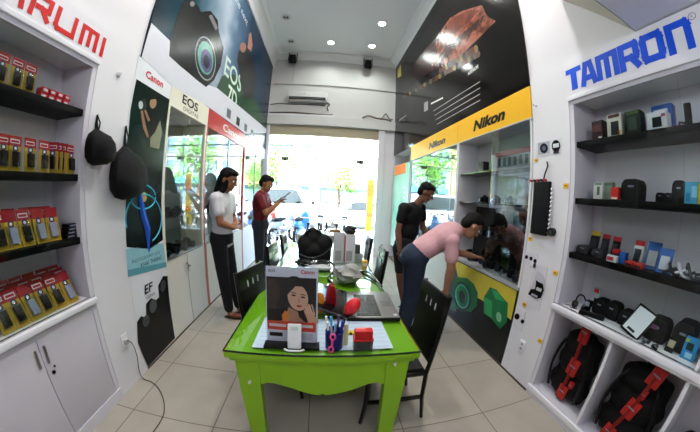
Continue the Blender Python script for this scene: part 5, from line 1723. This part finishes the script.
# counter right
Z4 = .846
xc = 1.86
carton('tall white box with red top on the right counter near the pier', xc + .05, rx(593, 303, xc + .02), Z4, .035, .05, .17, 0xbdbec2, [(.1, .9, .82, .98, 0xb0202a), (.35, .65, .2, .6, 0x2a2a2e)])
t = thing('headset', 'black headset standing beside the tall white box', 'headset', (1.80, rx(581, 300, 1.80), Z4))
m = MB(); m.tube([(.0, .04 * math.cos(a), .062 + .052 * math.sin(a)) for a in [R_(q) for q in range(-30, 211, 15)]], .006, BLACK); m.obj('headband', t)
for s in (-1, 1):
    m = MB(); m.cyl((0, s * .034, .03), (0, s * .052, .03), .028, BLACK); m.cyl((0, s * .026, .03), (0, s * .034, .03), .022, DGREY); m.obj('ear_cup', t)
t = thing('camera_flash', 'small black and silver flash leaning on the tall white box', 'flash', (1.80, rx(589, 305, 1.80), Z4))
m = MB(); m.box((-.014, -.014, 0), (.014, .014, .06), BLACK, bevel=.003); m.obj('stem', t)
m = MB(); m.box((-.03, -.022, .058), (.022, .022, .10), BLACK, bevel=.005); m.box((-.032, -.018, .064), (-.029, .018, .094), PGR); m.obj('head', t)
m = MB(); T = Matrix.Translation((1.79, rx(592, 314, 1.79), Z4)) @ Matrix.Rotation(R_(20), 4, 'Z')
m.box((-.03, -.09, 0), (.03, .09, .025), BLACK, T, bevel=.008)
for q in range(6): m.box((-.02, -.07 + q * .024, .025), (.015, -.058 + q * .024, .028), DGREY, T)
tag(m.obj('remote_control', loc=(1.79, rx(592, 314, 1.79), Z4)), 'long black remote lying flat on the right counter', 'remote')
m = MB(); q_ = rx(569, 303, 1.78); m.tube([(1.78, q_ + .03, Z4 + .004), (1.80, q_, Z4 + .004), (1.77, q_ - .03, Z4 + .004), (1.79, q_ - .07, Z4 + .004)], .004, BLACK, n=6)
tag(m.obj('cable'), 'short black cable lying at the pier end of the right counter', 'cable')
for i, (px, py, w, h) in enumerate(((602, 306, .10, .11), (614, 310, .10, .12), (627, 318, .09, .10))):
    pouch('binocular_case', 'black binocular case, %s of three behind the tablet' % ('first from pier', 'middle one', 'nearest')[i], 1.92, rx(px, py, 1.92), Z4, .10, w, h, col=0x121213)
# framed tablet leaning towards the camera
p = at_x(633, 337, 1.78)
t = thing('tablet', 'white-screened tablet with black frame leaning on the right counter', 'tablet', (1.765, p.y + .035, Z4 + .003), rot=(R_(16), R_(30), 0))
t.scale = (1.15, 1.15, 1.15)
m = MB(); m.box((0, -.062, 0.006), (.008, .062, .176), BLACK, bevel=.003); m.obj('frame', t)
m = MB(); m.box((-.001, -.052, .018), (.0005, .052, .164), mat(0xdfe2e8, .25)); m.obj('screen', t, smooth=0)
m = MB(); m.box((-.002, -.02, .026), (-.0005, .028, .040), BLACK); m.obj('label_strip', t, smooth=0)
m = MB(); m.box((.006, -.01, 0.006), (.06, .01, .012), BLACK); m.obj('stand', t, smooth=0)
pouch('camera_bag', 'black camera bag with purple badge behind the tablet', 1.90, rx(656, 334, 1.88), Z4, .13, .13, .14, cat='bag', col=0x161416)['label']
m = MB(); yb_ = rx(655, 320, 1.83); m.box((1.828, yb_ - .025, .925), (1.836, yb_ + .03, .95), mat(0x7d4a6e, .5))
m.obj('purple_badge', [o for o in bpy.data.objects if o.name == 'camera_bag'][0], world=True, smooth=0)
pouch('camera_bag', 'larger square black camera bag right of the purple-badged one', 1.92, rx(683, 340, 1.90), Z4, .16, .12, .17, cat='bag', col=0x121213)
t = thing('mobile_phone', 'black mobile phone with beige label leaning by the large bag', 'phone', (1.80, rx(668, 350, 1.80), Z4), rot=(0, R_(35), 0))
m = MB(); m.box((0, -.026, 0), (.014, .026, .115), BLACK, bevel=.006); m.obj('case', t)
m = MB(); m.box((-.001, -.018, .03), (.001, .018, .075), mat(0xa59a7a, .4)); m.obj('label_patch', t, smooth=0)
for i, (px, py) in enumerate(((645, 342), (655, 348))):
    m = MB(); yy = rx(px, py, 1.77)
    for k in range(5):
        m.cyl((1.77 + random.uniform(-.03, .03), yy + random.uniform(-.02, .02), Z4), (1.77 + random.uniform(-.03, .03), yy + random.uniform(-.02, .02), Z4 + .016), .011, [BLACK, DGREY, PGR][k % 3], n=10)
    tag(m.obj('lens_cap_pile', loc=(1.77, yy, Z4)), 'small heap of dark caps on right counter, %s' % ('below the tablet', 'below the purple-badged bag')[i], 'caps', kind='stuff')
carton('bright blue box with camera picture at the right end of the counter', 1.83, rx(689, 352, 1.82), Z4, .04, .075, .12, 0x2f8ec8, [(.3, .8, .45, .8, 0x17303c), (.2, .7, .1, .35, 0x9ad0e8), (.7, .95, .8, .95, 0xb9c23a)], rz=0)
carton('red and white box beyond the counter upright at picture edge', 1.80, .12, Z4, .05, .08, .10, 0xa33036)

# camera backpacks in the open bays
REDB = mat(0xa81f1a, .5, noise=.15, scale=30)
def backpack(label, yc, w, reds, ztop=.70):
    t = thing('camera_backpack', label, 'backpack', (1.88, yc, .102))
    blk = mat(0x0a0a0a, .75, noise=.3, scale=25, bump=.3, spec=.2)
    w *= 1.1
    m = MB()
    H = ztop - .10
    for (u, z, ry_, rz_) in ((.01, .22, .50, .20), (-.01, .55, .46, .20), (.03, .82, .36, .16)):
        m.ball((1.89 - .01, yc + u * w, .10 + H * z), (.10, w * ry_, H * rz_ * 1.05), blk, n=20)
    m.box((1.85, yc - w * .40, .11), (1.95, yc + w * .40, .10 + H * .9), blk, bevel=.03)
    o = fuse(m, 'main_pouch', t, .012, 3)
    for i, (px, py, dy, dz, tilt) in enumerate(reds):
        p = at_x(px, py, 1.775)
        m = MB(); T = Matrix.Translation((1.785, p.y, p.z)) @ Matrix.Rotation(R_(tilt), 4, 'X')
        dy, dz = dy * 1.15, dz * 1.25
        m.box((-.008, -dy, -dz), (.02, dy, dz), REDB, T, bevel=.005)
        r = m.obj('red_panel', t, world=True)
        m = MB(); m.box((-.010, -dy * .6, dz * .1), (-.008, dy * .6, dz * .22), PGR, T); m.obj('logo_strip', r, world=True, smooth=0)
    big = [at_x(px, py, 1.79) for px, py, dy, dz, tl in reds if dz > .03]
    m = MB(); m.tube(smooth_path(big), .016, mat(0x7a1512, .6), n=6); m.obj('centre_webbing', t, world=True)
    for s in (-1, 1):
        m = MB(); m.tube(smooth_path([(1.80, yc + s * w * .36, .16), (1.77, yc + s * w * .40, .36), (1.78, yc + s * w * .33, .55), (1.86, yc + s * w * .2, ztop - .03)]), .012, BLACK, n=6)
        m.obj('shoulder_strap', t, world=True)
    m = MB(); m.tube([(1.86, yc - .03, ztop - .04), (1.85, yc - .02, ztop + .015), (1.85, yc + .02, ztop + .015), (1.86, yc + .03, ztop - .04)], .008, BLACK); m.obj('top_handle', t, world=True)
backpack('black and red camera backpack in the bay beside the white pier', .965, .34, ((584, 334, .032, .062, 4), (572, 368, .036, .055, 6), (561, 392, .034, .05, 6), (570, 386, .016, .02, 0)))
backpack('black and red camera backpack in the middle bay, right of the divider', .46, .38, ((656, 378, .036, .055, 14), (643, 396, .014, .025, 10), (630, 410, .036, .055, 12), (607, 432, .034, .05, 10)))
t = pouch('tripod_bag', 'dark grey bag lying in the rightmost bay', 1.90, -.02, .101, .22, .34, .32, cat='bag', col=0x1b1b1d)

# ---------------------------------------------------------------- cameras inside the showcases
def make_camera(label):
    t = thing('camera', label, 'camera')
    m = MB(); m.box((-.03, -.065, 0), (.03, .065, .085), MATTE, bevel=.01); m.box((-.028, -.02, .08), (.02, .02, .108), MATTE, bevel=.008); m.obj('body', t)
    m = MB(); m.box((-.045, .04, .005), (-.02, .065, .075), MATTE, bevel=.01); m.obj('grip', t)
    m = MB(); m.cyl((-.03, -.008, .042), (-.085, -.008, .042), .033, BLACK, n=18); m.cyl((-.085, -.008, .042), (-.095, -.008, .042), .035, DGREY, n=18); m.cyl((-.095, -.008, .042), (-.0955, -.008, .042), .026, mat(0x22304a, .05), n=18); m.obj('lens', t)
    m = MB(); m.cyl((0, .045, .085), (0, .045, .097), .012, CHROME, n=12); m.obj('dial', t)
    return t
cm = make_camera('black camera on the yellow-headed showcase counter, end nearest the white pier')
cm.location = (1.86, 1.75, .831)
cm['group'] = 'cameras in the near yellow-headed showcase'
for i in range(6):
    dup(cm, '%s black camera on the yellow-headed showcase counter, counted from the pier' % ORD[i + 2], (1.86 + (.05 if i % 2 else 0), 1.75 + .165 * (i + 1), .831), R_(random.uniform(-20, 20)))
for i in range(6):
    dup(cm, '%s black camera on the low glass shelf of the near yellow-headed showcase' % ORD[i + 1], (1.90, 1.80 + .17 * i, 1.169), R_(random.uniform(-20, 20)))
for i in range(3):
    dup(cm, '%s small camera on the black shelf of the near yellow-headed showcase' % ORD[i + 1], (1.88, 2.05 + .22 * i, 1.5605), R_(random.uniform(-20, 20)), .8)
carton('small black box on the upper shelf of the near yellow-headed showcase', 1.80, 2.44, 1.9205, .08, .10, .11, 0x151517)
for i in range(4):
    dup(cm, '%s black camera in the far yellow-headed showcase, counted from the camera side' % ORD[i + 1], (1.88, 3.1 + .36 * i, 1.259), R_(random.uniform(-15, 15)), group='cameras in the far yellow-headed showcase')
for i in range(4):
    dup(cm, '%s black camera on the low shelf of the cream-headed showcase' % ORD[i + 1], (-1.70, 2.22 + .18 * i, 1.259), R_(180 + random.uniform(-15, 15)), group='cameras in the cream-headed showcase')
for i in range(4):
    dup(cm, '%s black camera on the floor of the cream-headed showcase' % ORD[i + 1], (-1.70, 2.22 + .18 * i, .851), R_(180 + random.uniform(-15, 15)), 1.15, group='cameras in the cream-headed showcase')
for i in range(5):
    dup(cm, '%s black camera on the low shelf of the red showcase' % ORD[i + 1], (-1.70, 3.15 + .27 * i, 1.259), R_(180 + random.uniform(-15, 15)), group='cameras in the red showcase')
# ---------------------------------------------------------------- things on the green desks
# portrait display stand
t = thing('display_stand', 'clear acrylic stand with a woman portrait print, front of the green desk', 'display stand', (-.15, 1.12, TZ))
ST = Matrix.Translation((-.152, 1.135, TZ)) @ Matrix.Rotation(R_(-4), 4, 'X') @ Matrix.Rotation(R_(-2), 4, 'Z')
m = MB(); m.box((-.145, -.03, 0), (.145, .03, .016), BLACK, Matrix.Translation((-.152, 1.115, TZ)), bevel=.004); m.obj('foot', t, world=True)
m = MB(); m.box((-.138, -.004, .014), (.138, .0, .432), PLASTIC, ST); m.obj('acrylic_sleeve', t, world=True, smooth=0)
m = MB(); m.box((-.133, .002, .016), (.133, .004, .428), mat(0xdcdee8, .35), ST); pr_ = m.obj('print', t, world=True, smooth=0)
def P2(pts, mt, k):
    m.prism([tuple(ST @ Vector((u, .0022 - k * .0004, v))) for u, v in pts], ST.to_3x3() @ Vector((0, -.0004, 0)), mt)
def pe(cx, cz, a, b, tl=0, n=20): return oval(cx, cz, a, b, tl, n)
m = MB()
P2([(-.13, .135), (.125, .135), (.125, .375), (-.13, .375)], mat(0x1f1512, .4, noise=.4, scale=20), 0)
P2([(-.13, .20), (-.05, .20), (-.06, .30), (-.09, .36), (-.13, .36)], mat(0x3b2a22, .5, noise=.4, scale=30), 1)
_P2 = P2
def P2(pts, mt, k): _P2([(.02 + (u - .02) * 1.2, max(.136, .27 + (v - .275) * 1.2)) for u, v in pts], mt, k)
P2(pe(.02, .285, .062, .085, 10), mat(0x17100e, .5), 1)
P2([(-.045, .15), (-.02, .25), (-.03, .32), (-.06, .25), (-.065, .15)], mat(0x17100e, .5), 2)
P2([(-.01, .23), (.03, .21), (.04, .16), (.06, .137), (-.05, .137), (-.03, .17)], mat(0xb98466, .5), 2)
P2(pe(.03, .275, .043, .06, 12), mat(0xd8a98c, .5), 3)
P2([(-.02, .28), (-.012, .33), (.03, .352), (.07, .335), (.075, .30), (.06, .325), (.02, .325)], mat(0x17100e, .5), 4)
for u, v in ((.012, .285), (.052, .278)):
    P2(pe(u, v, .010, .004, -6, 12), mat(0x1a1210, .4), 5); P2(pe(u, v + .011, .013, .0022, -6, 12), mat(0x2a1a14, .4), 5)
P2([(.033, .285), (.041, .255), (.030, .253)], mat(0xb98466, .5), 5)
P2(pe(.036, .237, .012, .0055, -6, 12), mat(0xa8242c, .4), 5)
P2([(.055, .215), (.075, .25), (.083, .245), (.088, .225), (.105, .19), (.122, .15), (.122, .137), (.075, .137), (.07, .18)], mat(0xcf9d80, .5), 5)
for i in range(4): P2([(.060 + i * .009, .235 + i * .004), (.064 + i * .009, .237 + i * .004), (.078 + i * .009, .20), (.073 + i * .009, .20)], mat(0xdcb094, .5), 6)
P2([(-.035, .15), (-.012, .15), (-.008, .20), (-.025, .215), (-.04, .19)], mat(0xd07a2c, .5, noise=.3), 6)
P2 = _P2
m.obj('portrait_picture', pr_, world=True, smooth=0)
m = MB()
P2([(-.13, .085), (.125, .078), (.125, .135), (-.13, .135)], mat(0xd8442c, .4, noise=.08), 2)
for u0, u1 in ((-.12, -.03), (.04, .11)): P2([(u0, .104), (u1, .102), (u1, .118), (u0, .12)], mat(0xe8dcd8, .4), 3)
P2([(-.12, .045), (-.05, .045), (-.05, .068), (-.12, .068)], BLACK, 2)
P2([(.02, .03), (.11, .03), (.11, .07), (.02, .07)], mat(0xc3c4cc, .4), 2)
m.mesh(text_mesh('Canon', offset=.02), mat(0xc8202c, .4), ST @ frame((.045, .0016, .395), (.07, 0, 0), (0, 0, .022)))
m.mesh(text_mesh('EOS', offset=.02), DGREY, ST @ frame((-.12, .0016, .398), (.035, 0, 0), (0, 0, .014)))
m.obj('lettering', pr_, world=True, smooth=0)
# white device before the stand
t = thing('card_reader', 'rounded white pocket device propped in front of the portrait stand', 'device', (-.135, 1.075, TZ), rot=(R_(-14), 0, 0))
m = MB(); m.box((-.036, 0, .012), (.036, .02, .145), mat(0xe2e2e0, .35), bevel=.009); m.obj('casing', t)
m = MB(); m.box((-.02, -.002, .115), (.02, .001, .132), mat(0xb9cfc0, .3)); m.obj('display', t, smooth=0)
m = MB(); m.tube([(-.05, -.005, .012), (-.03, -.02, .01), (.03, -.02, .01), (.05, -.005, .012)], .006, mat(0xe2e2e0, .35)); m.obj('stand_loop', t)

# pen cup
pc = at_z(334, 348, TZ)
t = thing('pen_cup', 'black wire pen cup full of pens beside the portrait stand', 'pen cup', (pc.x, pc.y + .015, TZ))
m = MB(); m.lathe([(.046, 0), (.048, .10), (.045, .10), (.043, .006), (0.001, .006)], mat(0x1a1f66, .35), n=24); m.obj('cup', t)
CUP = Vector((pc.x, pc.y + .015, TZ))
def pen(dx, dy, lx, ly, L_, col, cap_, label):
    d = Vector((lx, ly, 1)).normalized()
    b_ = CUP + Vector((dx, dy, .009))
    t = thing('pen', label, 'pen', b_, group='pens in the cup')
    m = MB(); m.cyl(b_, b_ + d * L_ * .7, .0055, mat(col, .3), n=10); m.obj('barrel', t, world=True)
    m = MB(); m.cyl(b_ + d * L_ * .7, b_ + d * L_, .0065, mat(cap_, .3), n=10); m.obj('cap', t, world=True)
pen(-.02, -.02, -.12, -.02, .155, 0x1c2fa0, 0xdfe3ea, 'blue pen with white cap at left front of the pen cup')
pen(0, -.025, .02, -.05, .15, 0x2038b8, 0x3f9ad8, 'blue pen with sky blue cap at front of the cup')
pen(.02, -.015, .12, -.05, .16, 0x1c2fa0, 0x1c2fa0, 'all dark blue pen at right front of the cup')
pen(-.01, .0, -.05, .1, .165, 0xd8dce2, 0x5fb2e0, 'white pen with pale blue cap, middle of the cup')
pen(.012, .01, .06, .08, .17, 0x2a2038, 0x5a3a78, 'dark pen with purple cap, back of the cup')
pen(-.02, .015, -.15, .1, .16, 0xd8dce2, 0xdfe3ea, 'all white pen at back left of the cup')
pen(.025, .015, .2, .1, .15, 0x141414, 0x141414, 'all black pen at back right of the cup')
t = thing('scissors', 'pink-handled scissors leaning on the front of the pen cup', 'scissors', (CUP.x - .012, CUP.y - .06, TZ))
m = MB()
B0 = CUP + Vector((-.014, -.056, .02))
for s, zz in ((-1, .0), (1, .075)):
    c = B0 + Vector((.004 * s, 0, zz))
    m.tube([c + Vector((.012 * math.cos(a), 0, .017 * math.sin(a))) for a in [k * math.pi / 6 for k in range(12)]], .0052, mat(0xe0508a, .35), n=8, closed=True)
m.tube([B0 + Vector((0, 0, .015)), B0 + Vector((.003, 0, .06))], .006, mat(0xe0508a, .35))
m.obj('handles', t, world=True)
m = MB(); m.prism([tuple(B0 + Vector((x_, .0, z_))) for x_, z_ in ((0, .09), (.012, .09), (.018, .15))], (0, .003, 0), CHROME); m.obj('blade', t, world=True, smooth=0)
t = thing('ruler', 'cream ruler standing right of the pen cup', 'ruler', (CUP.x + .062, CUP.y + .01, TZ))
m = MB(); m.box((-.012, -.002, 0), (.012, .002, .13), mat(0xc9bd92, .5)); m.obj('strip', t, smooth=0)
m = MB()
for k in range(12): m.box((-.012, -.0025, .006 + k * .01), (-.005, -.002, .007 + k * .01), BLACK)
m.obj('scale_marks', t, smooth=0)
# orange and red translucent bundles behind
def lump(name, label, c, r, mt, cat, seed, n=14, voxel=None):
    rnd = random.Random(seed)
    b = bmesh.new(); bmesh.ops.create_icosphere(b, subdivisions=3, radius=1)
    ph = [rnd.uniform(0, 6) for _ in range(6)]
    for v in b.verts:
        q = v.co.copy()
        k = 1 + .14 * math.sin(5 * q.x + ph[0]) * math.sin(4 * q.y + ph[1]) + .1 * math.sin(9 * q.z + ph[2] + 3 * q.x) + .06 * math.sin(14 * q.y + ph[3])
        v.co = Vector((q.x * r[0] * k, q.y * r[1] * k, max(q.z * r[2] * k, -r[2] * .85)))
    m = MB(); m._merge(b, mt, Matrix.Translation(Vector(c)))
    return m
p = at_z(321, 316, TZ)
m = lump('', '', (p.x - .005, p.y + .03, TZ + .075), (.024, .015, .085), mat(0xd8861e, .3, noise=.2), '', 3)
tag(m.obj('lens_cloth', loc=(p.x, p.y + .03, TZ)), 'orange folded cloth between portrait stand and red bundle', 'cloth')
p = at_z(331, 314, TZ)
t = thing('cable_bundle', 'coiled bundle of dark red wire behind the pen cup', 'cable', (p.x, p.y + .05, TZ))
t.scale = (1.25, 1.0, 1.3)
m = MB()
for k in range(7):
    a = k * .5
    m.tube([(.024 * math.cos(a) * math.cos(q), .018 * math.sin(a) * math.cos(q) + .006 * k - .02, .075 + .072 * math.sin(q)) for q in [i * math.pi / 8 for i in range(16)]], .0055, mat(0x9a1620, .3), n=6, closed=True)
m.obj('coil', t)
m = MB(); m.tube([(.026 * math.cos(q), .03 * math.sin(q), .08) for q in [i * math.pi / 6 for i in range(12)]], .004, mat(0x5f0f16, .4), n=6, closed=True); m.obj('tie', t)
# red bulb blower
p = at_z(349, 318, TZ)
t = thing('air_blower', 'bright red rubber bulb blower leaning beside the laptop', 'blower', (p.x + .0, p.y, TZ))
d = (at_y(359, 300, p.y) - at_y(347, 314, p.y)).normalized()
c = at_y(352.5, 306.5, p.y)
q_ = d.to_track_quat('Z', 'Y').to_matrix().to_4x4()
m = MB(); m.lathe([(.004, -.062), (.016, -.055), (.032, -.035), (.040, -.005), (.036, .025), (.022, .048), (.010, .058)], mat(0xc8202a, .35), n=24, T=Matrix.Translation(c) @ q_ @ Matrix.Scale(1.12, 4)); m.obj('bulb', t, world=True)
m = MB(); m.cyl(c - d * .06, c - d * .09, .006, BLACK, r2=.004); m.cyl(c - d * .056, c - d * .064, .010, BLACK); m.obj('nozzle', t, world=True)
# holder under it so it stands
m = MB(); m.cyl((c.x - d.x * .09, c.y, TZ), (c.x - d.x * .09, c.y, TZ + .03), .018, BLACK, r2=.012); m.obj('base', t, world=True)
# stamp
p = at_z(363, 351, TZ)
t = thing('self_inking_stamp', 'red self-inking stamp with dark clear base on the blue sheet', 'stamp', (p.x, p.y + .02, TZ))
t.scale = (1.15, 1.15, 1.15)
m = MB(); m.box((-.042, -.018, .055), (.042, .022, .105), mat(0xb81c1c, .3), bevel=.010); m.obj('cap', t)
m = MB(); m.box((-.046, -.021, .052), (.046, .025, .062), mat(0xb81c1c, .3), bevel=.003); m.obj('collar', t)
m = MB()
for s in (-1, 1): m.box((s * .038 - .005, -.018, 0), (s * .038 + .005, .022, .055), mat(0x4b4c4a, .3))
m.box((-.038, -.014, .006), (.038, .018, .045), mat(0x3c3f3e, .25)); m.box((-.04, -.016, .0), (.04, .02, .008), DGREY); m.obj('frame', t, smooth=0)
p = at_z(354, 334, TZ)
t = thing('sticker_card', 'small black and yellow card lying behind the red stamp', 'card', (p.x + .04, p.y, TZ + .001))
m = MB(); m.box((-.10, -.012, 0), (.06, .02, .012), mat(0xc9b22a, .4)); m.obj('card', t, smooth=0)
m = MB()
for k in range(6): m.box((-.09 + k * .024, -.013, .002), (-.078 + k * .024, .0, .0125), BLACK)
m.obj('print', t, smooth=0)

# laptop seen from its left-hand end: hinge on the left, palm rest on the right
t = thing('laptop', 'silver and black laptop open on the green desk, keyboard towards the right', 'laptop', (.345, 1.61, TZ), R_(-3))
m = MB(); m.box((-.17, -.225, 0), (.18, .225, .022), BLACK, bevel=.005); m.obj('base', t)
SIL = mat(0x83817f, .35, metal=.6)
m = MB(); m.box((-.155, -.218, .022), (.176, .218, .026), SIL, bevel=.002); m.obj('deck', t)
m = MB(); m.box((-.105, -.195, .026), (.055, .15, .0275), mat(0x1b1b1d, .5)); kb = m.obj('keyboard', t, smooth=0)
KM = mat(0x2b2b2e, .45)
m = MB()
for r in range(6):
    for c_ in range(15):
        m.box((-.10 + r * .0255, -.19 + c_ * .0225, .0275), (-.079 + r * .0255, -.172 + c_ * .0225, .031), KM)
m.obj('key', kb, smooth=0)['kind'] = 'stuff'
m = MB(); m.box((.085, -.05, .026), (.155, .04, .0268), mat(0x6f6d6b, .3, metal=.5)); m.obj('touchpad', t, smooth=0)
m = MB(); m.box((.14, -.20, .026), (.165, -.17, .0268), mat(0xb8b8c0, .3)); m.obj('sticker', t, smooth=0)
LT = Matrix.Translation((-.165, 0, .024)) @ Matrix.Rotation(R_(-72), 4, 'Y')
m = MB(); m.box((-.008, -.225, 0), (.0, .225, .25), mat(0x222225, .35), LT, bevel=.003); ld = m.obj('screen_lid', t)
m = MB(); m.box((.0, -.205, .02), (.001, .205, .235), mat(0x0c0d10, .1), LT); m.obj('display', ld, smooth=0)

# crumpled grey plastic bag
m = lump('', '', (.235, 2.13, TZ + .075), (.12, .13, .085), mat(0x8f8d8a, .3, noise=.35, scale=14, bump=.5), '', 11)
tag(m.obj('plastic_bag', loc=(.235, 2.13, TZ)), 'crumpled grey plastic bag behind the laptop', 'bag')
# big black camera bag
t = thing('camera_bag', 'large black camera bag standing on the second desk', 'bag', (-.10, 2.86, TZ))
m = MB()
for c, r in (((-.10, 2.86, TZ + .13), (.20, .13, .13)), ((-.19, 2.86, TZ + .19), (.12, .12, .12)), ((.0, 2.86, TZ + .20), (.12, .12, .12)), ((-.12, 2.86, TZ + .26), (.13, .10, .12))):
    m.ball(c, r, mat(0x0a0a0b, .8, noise=.2, scale=20), n=20)
m.box((-.29, 2.76, TZ + .01), (.10, 2.97, TZ + .20), mat(0x0a0a0b, .8, noise=.2, scale=20), bevel=.03)
fuse(m, 'bag_body', t, .013, 4)
m = MB(); m.tube(smooth_path([(-.28, 2.75, TZ + .10), (-.15, 2.725, TZ + .06), (.0, 2.725, TZ + .10), (.11, 2.76, TZ + .20)]), .007, DGREY); m.obj('piping', t, world=True)
m = MB(); m.tube(smooth_path([(-.2, 2.8, TZ + .32), (-.14, 2.8, TZ + .39), (-.06, 2.8, TZ + .36), (-.02, 2.8, TZ + .31)]), .012, BLACK); m.obj('handle', t, world=True)
m = lump('', '', (-.12, 2.60, TZ + .04), (.19, .09, .045), mat(0x1d1e1f, .12, noise=.6, scale=9, bump=.6, coat=.8), '', 21)
tag(m.obj('plastic_wrap', loc=(-.12, 2.60, TZ)), 'shiny black plastic wrap heaped in front of the large camera bag', 'plastic wrap')
m = lump('', '', (-.02, 2.45, TZ + .03), (.13, .05, .03), mat(0xb8bcbc, .2, noise=.3, scale=9, bump=.5), '', 5)
tag(m.obj('plastic_wrap', loc=(-.02, 2.45, TZ)), 'clear pale plastic wrap in front of the shiny black wrap', 'plastic wrap')
# strap trailing from wrap towards the laptop
m = MB(); m.tube(smooth_path([(.08, 2.6, TZ + .06), (.14, 2.4, TZ + .03), (.06, 2.2, TZ + .012), (.10, 2.0, TZ + .012), (.07, 1.90, TZ + .012)]), .011, BLACK, n=6)
tag(m.obj('camera_strap'), 'black camera strap trailing between the black bag and laptop', 'strap')
# white cartons
def wcarton(x0, x1, label, h, col):
    t = thing('carton', label, 'box', ((x0 + x1) / 2, 2.80, TZ))
    m = MB(); m.box((x0, 2.735, TZ + .001), (x1, 2.86, TZ + h), mat(col, .6, noise=.04, scale=6), bevel=.003); m.obj('box_body', t, world=True)
    m = MB(); m.box((x0 + .02, 2.734, TZ + .03), (x1 - .03, 2.7355, TZ + .15), mat(0x9b9a9e, .6)); m.obj('printed_panel', t, world=True, smooth=0)
    return t
wcarton(.125, .245, 'tall white carton next to the large black bag', .36, 0xc5c4c8)
c2_ = wcarton(.252, .375, 'tall white carton with pink edge stripe, right of the other tall carton', .34, 0xd2d1d4)
m = MB(); m.box((.250, 2.733, TZ + .01), (.262, 2.7345, TZ + .33), mat(0xb03a5c, .5)); m.obj('pink_stripe', c2_, world=True, smooth=0)
m = lump('', '', (.315, 2.80, TZ + .385), (.07, .055, .052), mat(0x1f1916, .6, noise=.4, scale=20), '', 8)
tag(m.obj('camera_pouch', loc=(.315, 2.80, TZ + .34)), 'dark crumpled pouch lying on top of the pink-striped carton', 'pouch')
m = MB(); m.box((.07, 2.75, TZ + .362), (.20, 2.85, TZ + .385), mat(0x7d6544, .8, noise=.1), bevel=.004)
tag(m.obj('cardboard_piece', loc=(.14, 2.8, TZ + .362)), 'brown cardboard piece on the tall white carton by the black bag', 'cardboard')
t = thing('carton', 'small grey and black carton right of the tall white cartons', 'box', (.43, 2.84, TZ))
m = MB(); m.box((.385, 2.80, TZ + .001), (.485, 2.88, TZ + .10), mat(0x9fa5a0, .6), bevel=.003); m.obj('box_body', t, world=True)
m = MB(); m.box((.39, 2.81, TZ + .10), (.45, 2.87, TZ + .21), mat(0x4e5450, .5), bevel=.003); m.obj('inner_tray', t, world=True)
t = thing('tissue_pack', 'small yellow packet at the right edge of the second desk', 'packet', (.47, 2.56, TZ))
m = MB(); m.box((.435, 2.53, TZ), (.495, 2.59, TZ + .09), mat(0xd8b04a, .5), bevel=.01); m.obj('wrapper', t, world=True)
m = MB(); m.box((.445, 2.528, TZ + .03), (.485, 2.531, TZ + .06), PWH); m.obj('label', t, world=True, smooth=0)
m = MB(); m.tube(smooth_path([(.30, 2.25, TZ + .01), (.38, 2.32, TZ + .03), (.46, 2.22, TZ + .012), (.50, 2.10, TZ + .012), (.42, 2.30, TZ + .012), (.36, 2.38, TZ + .012), (.48, 2.36, TZ + .012), (.515, 2.0, TZ + .02), (.52, 1.95, TZ + .02)]), .008, BLACK, n=6)
tag(m.obj('power_cable'), 'black power cable coiled at the right desk edge behind the laptop', 'cable')
# mini tripods on the white desk
mt0 = None
for i, px in enumerate((308, 318.5, 326.5, 336.5)):
    x = at_y(px, 228, 5.0).x
    lb = '%s small black table tripod from the left on the white desk' % ORD[i + 1]
    if mt0 is None:
        mt0 = thing('table_tripod', lb, 'tripod', (x, 5.0, .746), group='small tripods on the white desk')
        for a in (90, 210, 330):
            m = MB(); m.cyl((0, 0, .10), (.06 * math.cos(R_(a)), .06 * math.sin(R_(a)), 0), .010, BLACK, n=8); m.obj('leg', mt0)
        m = MB(); m.cyl((0, 0, .09), (0, 0, .15), .018, BLACK); m.ball((0, 0, .17), .026, BLACK); m.box((-.035, -.02, .18), (.035, .02, .205), BLACK, bevel=.004); m.obj('head', mt0)
    else:
        dup(mt0, lb, (x, 5.0, .746), R_(25 * i), 1 if i % 2 else 1.15)
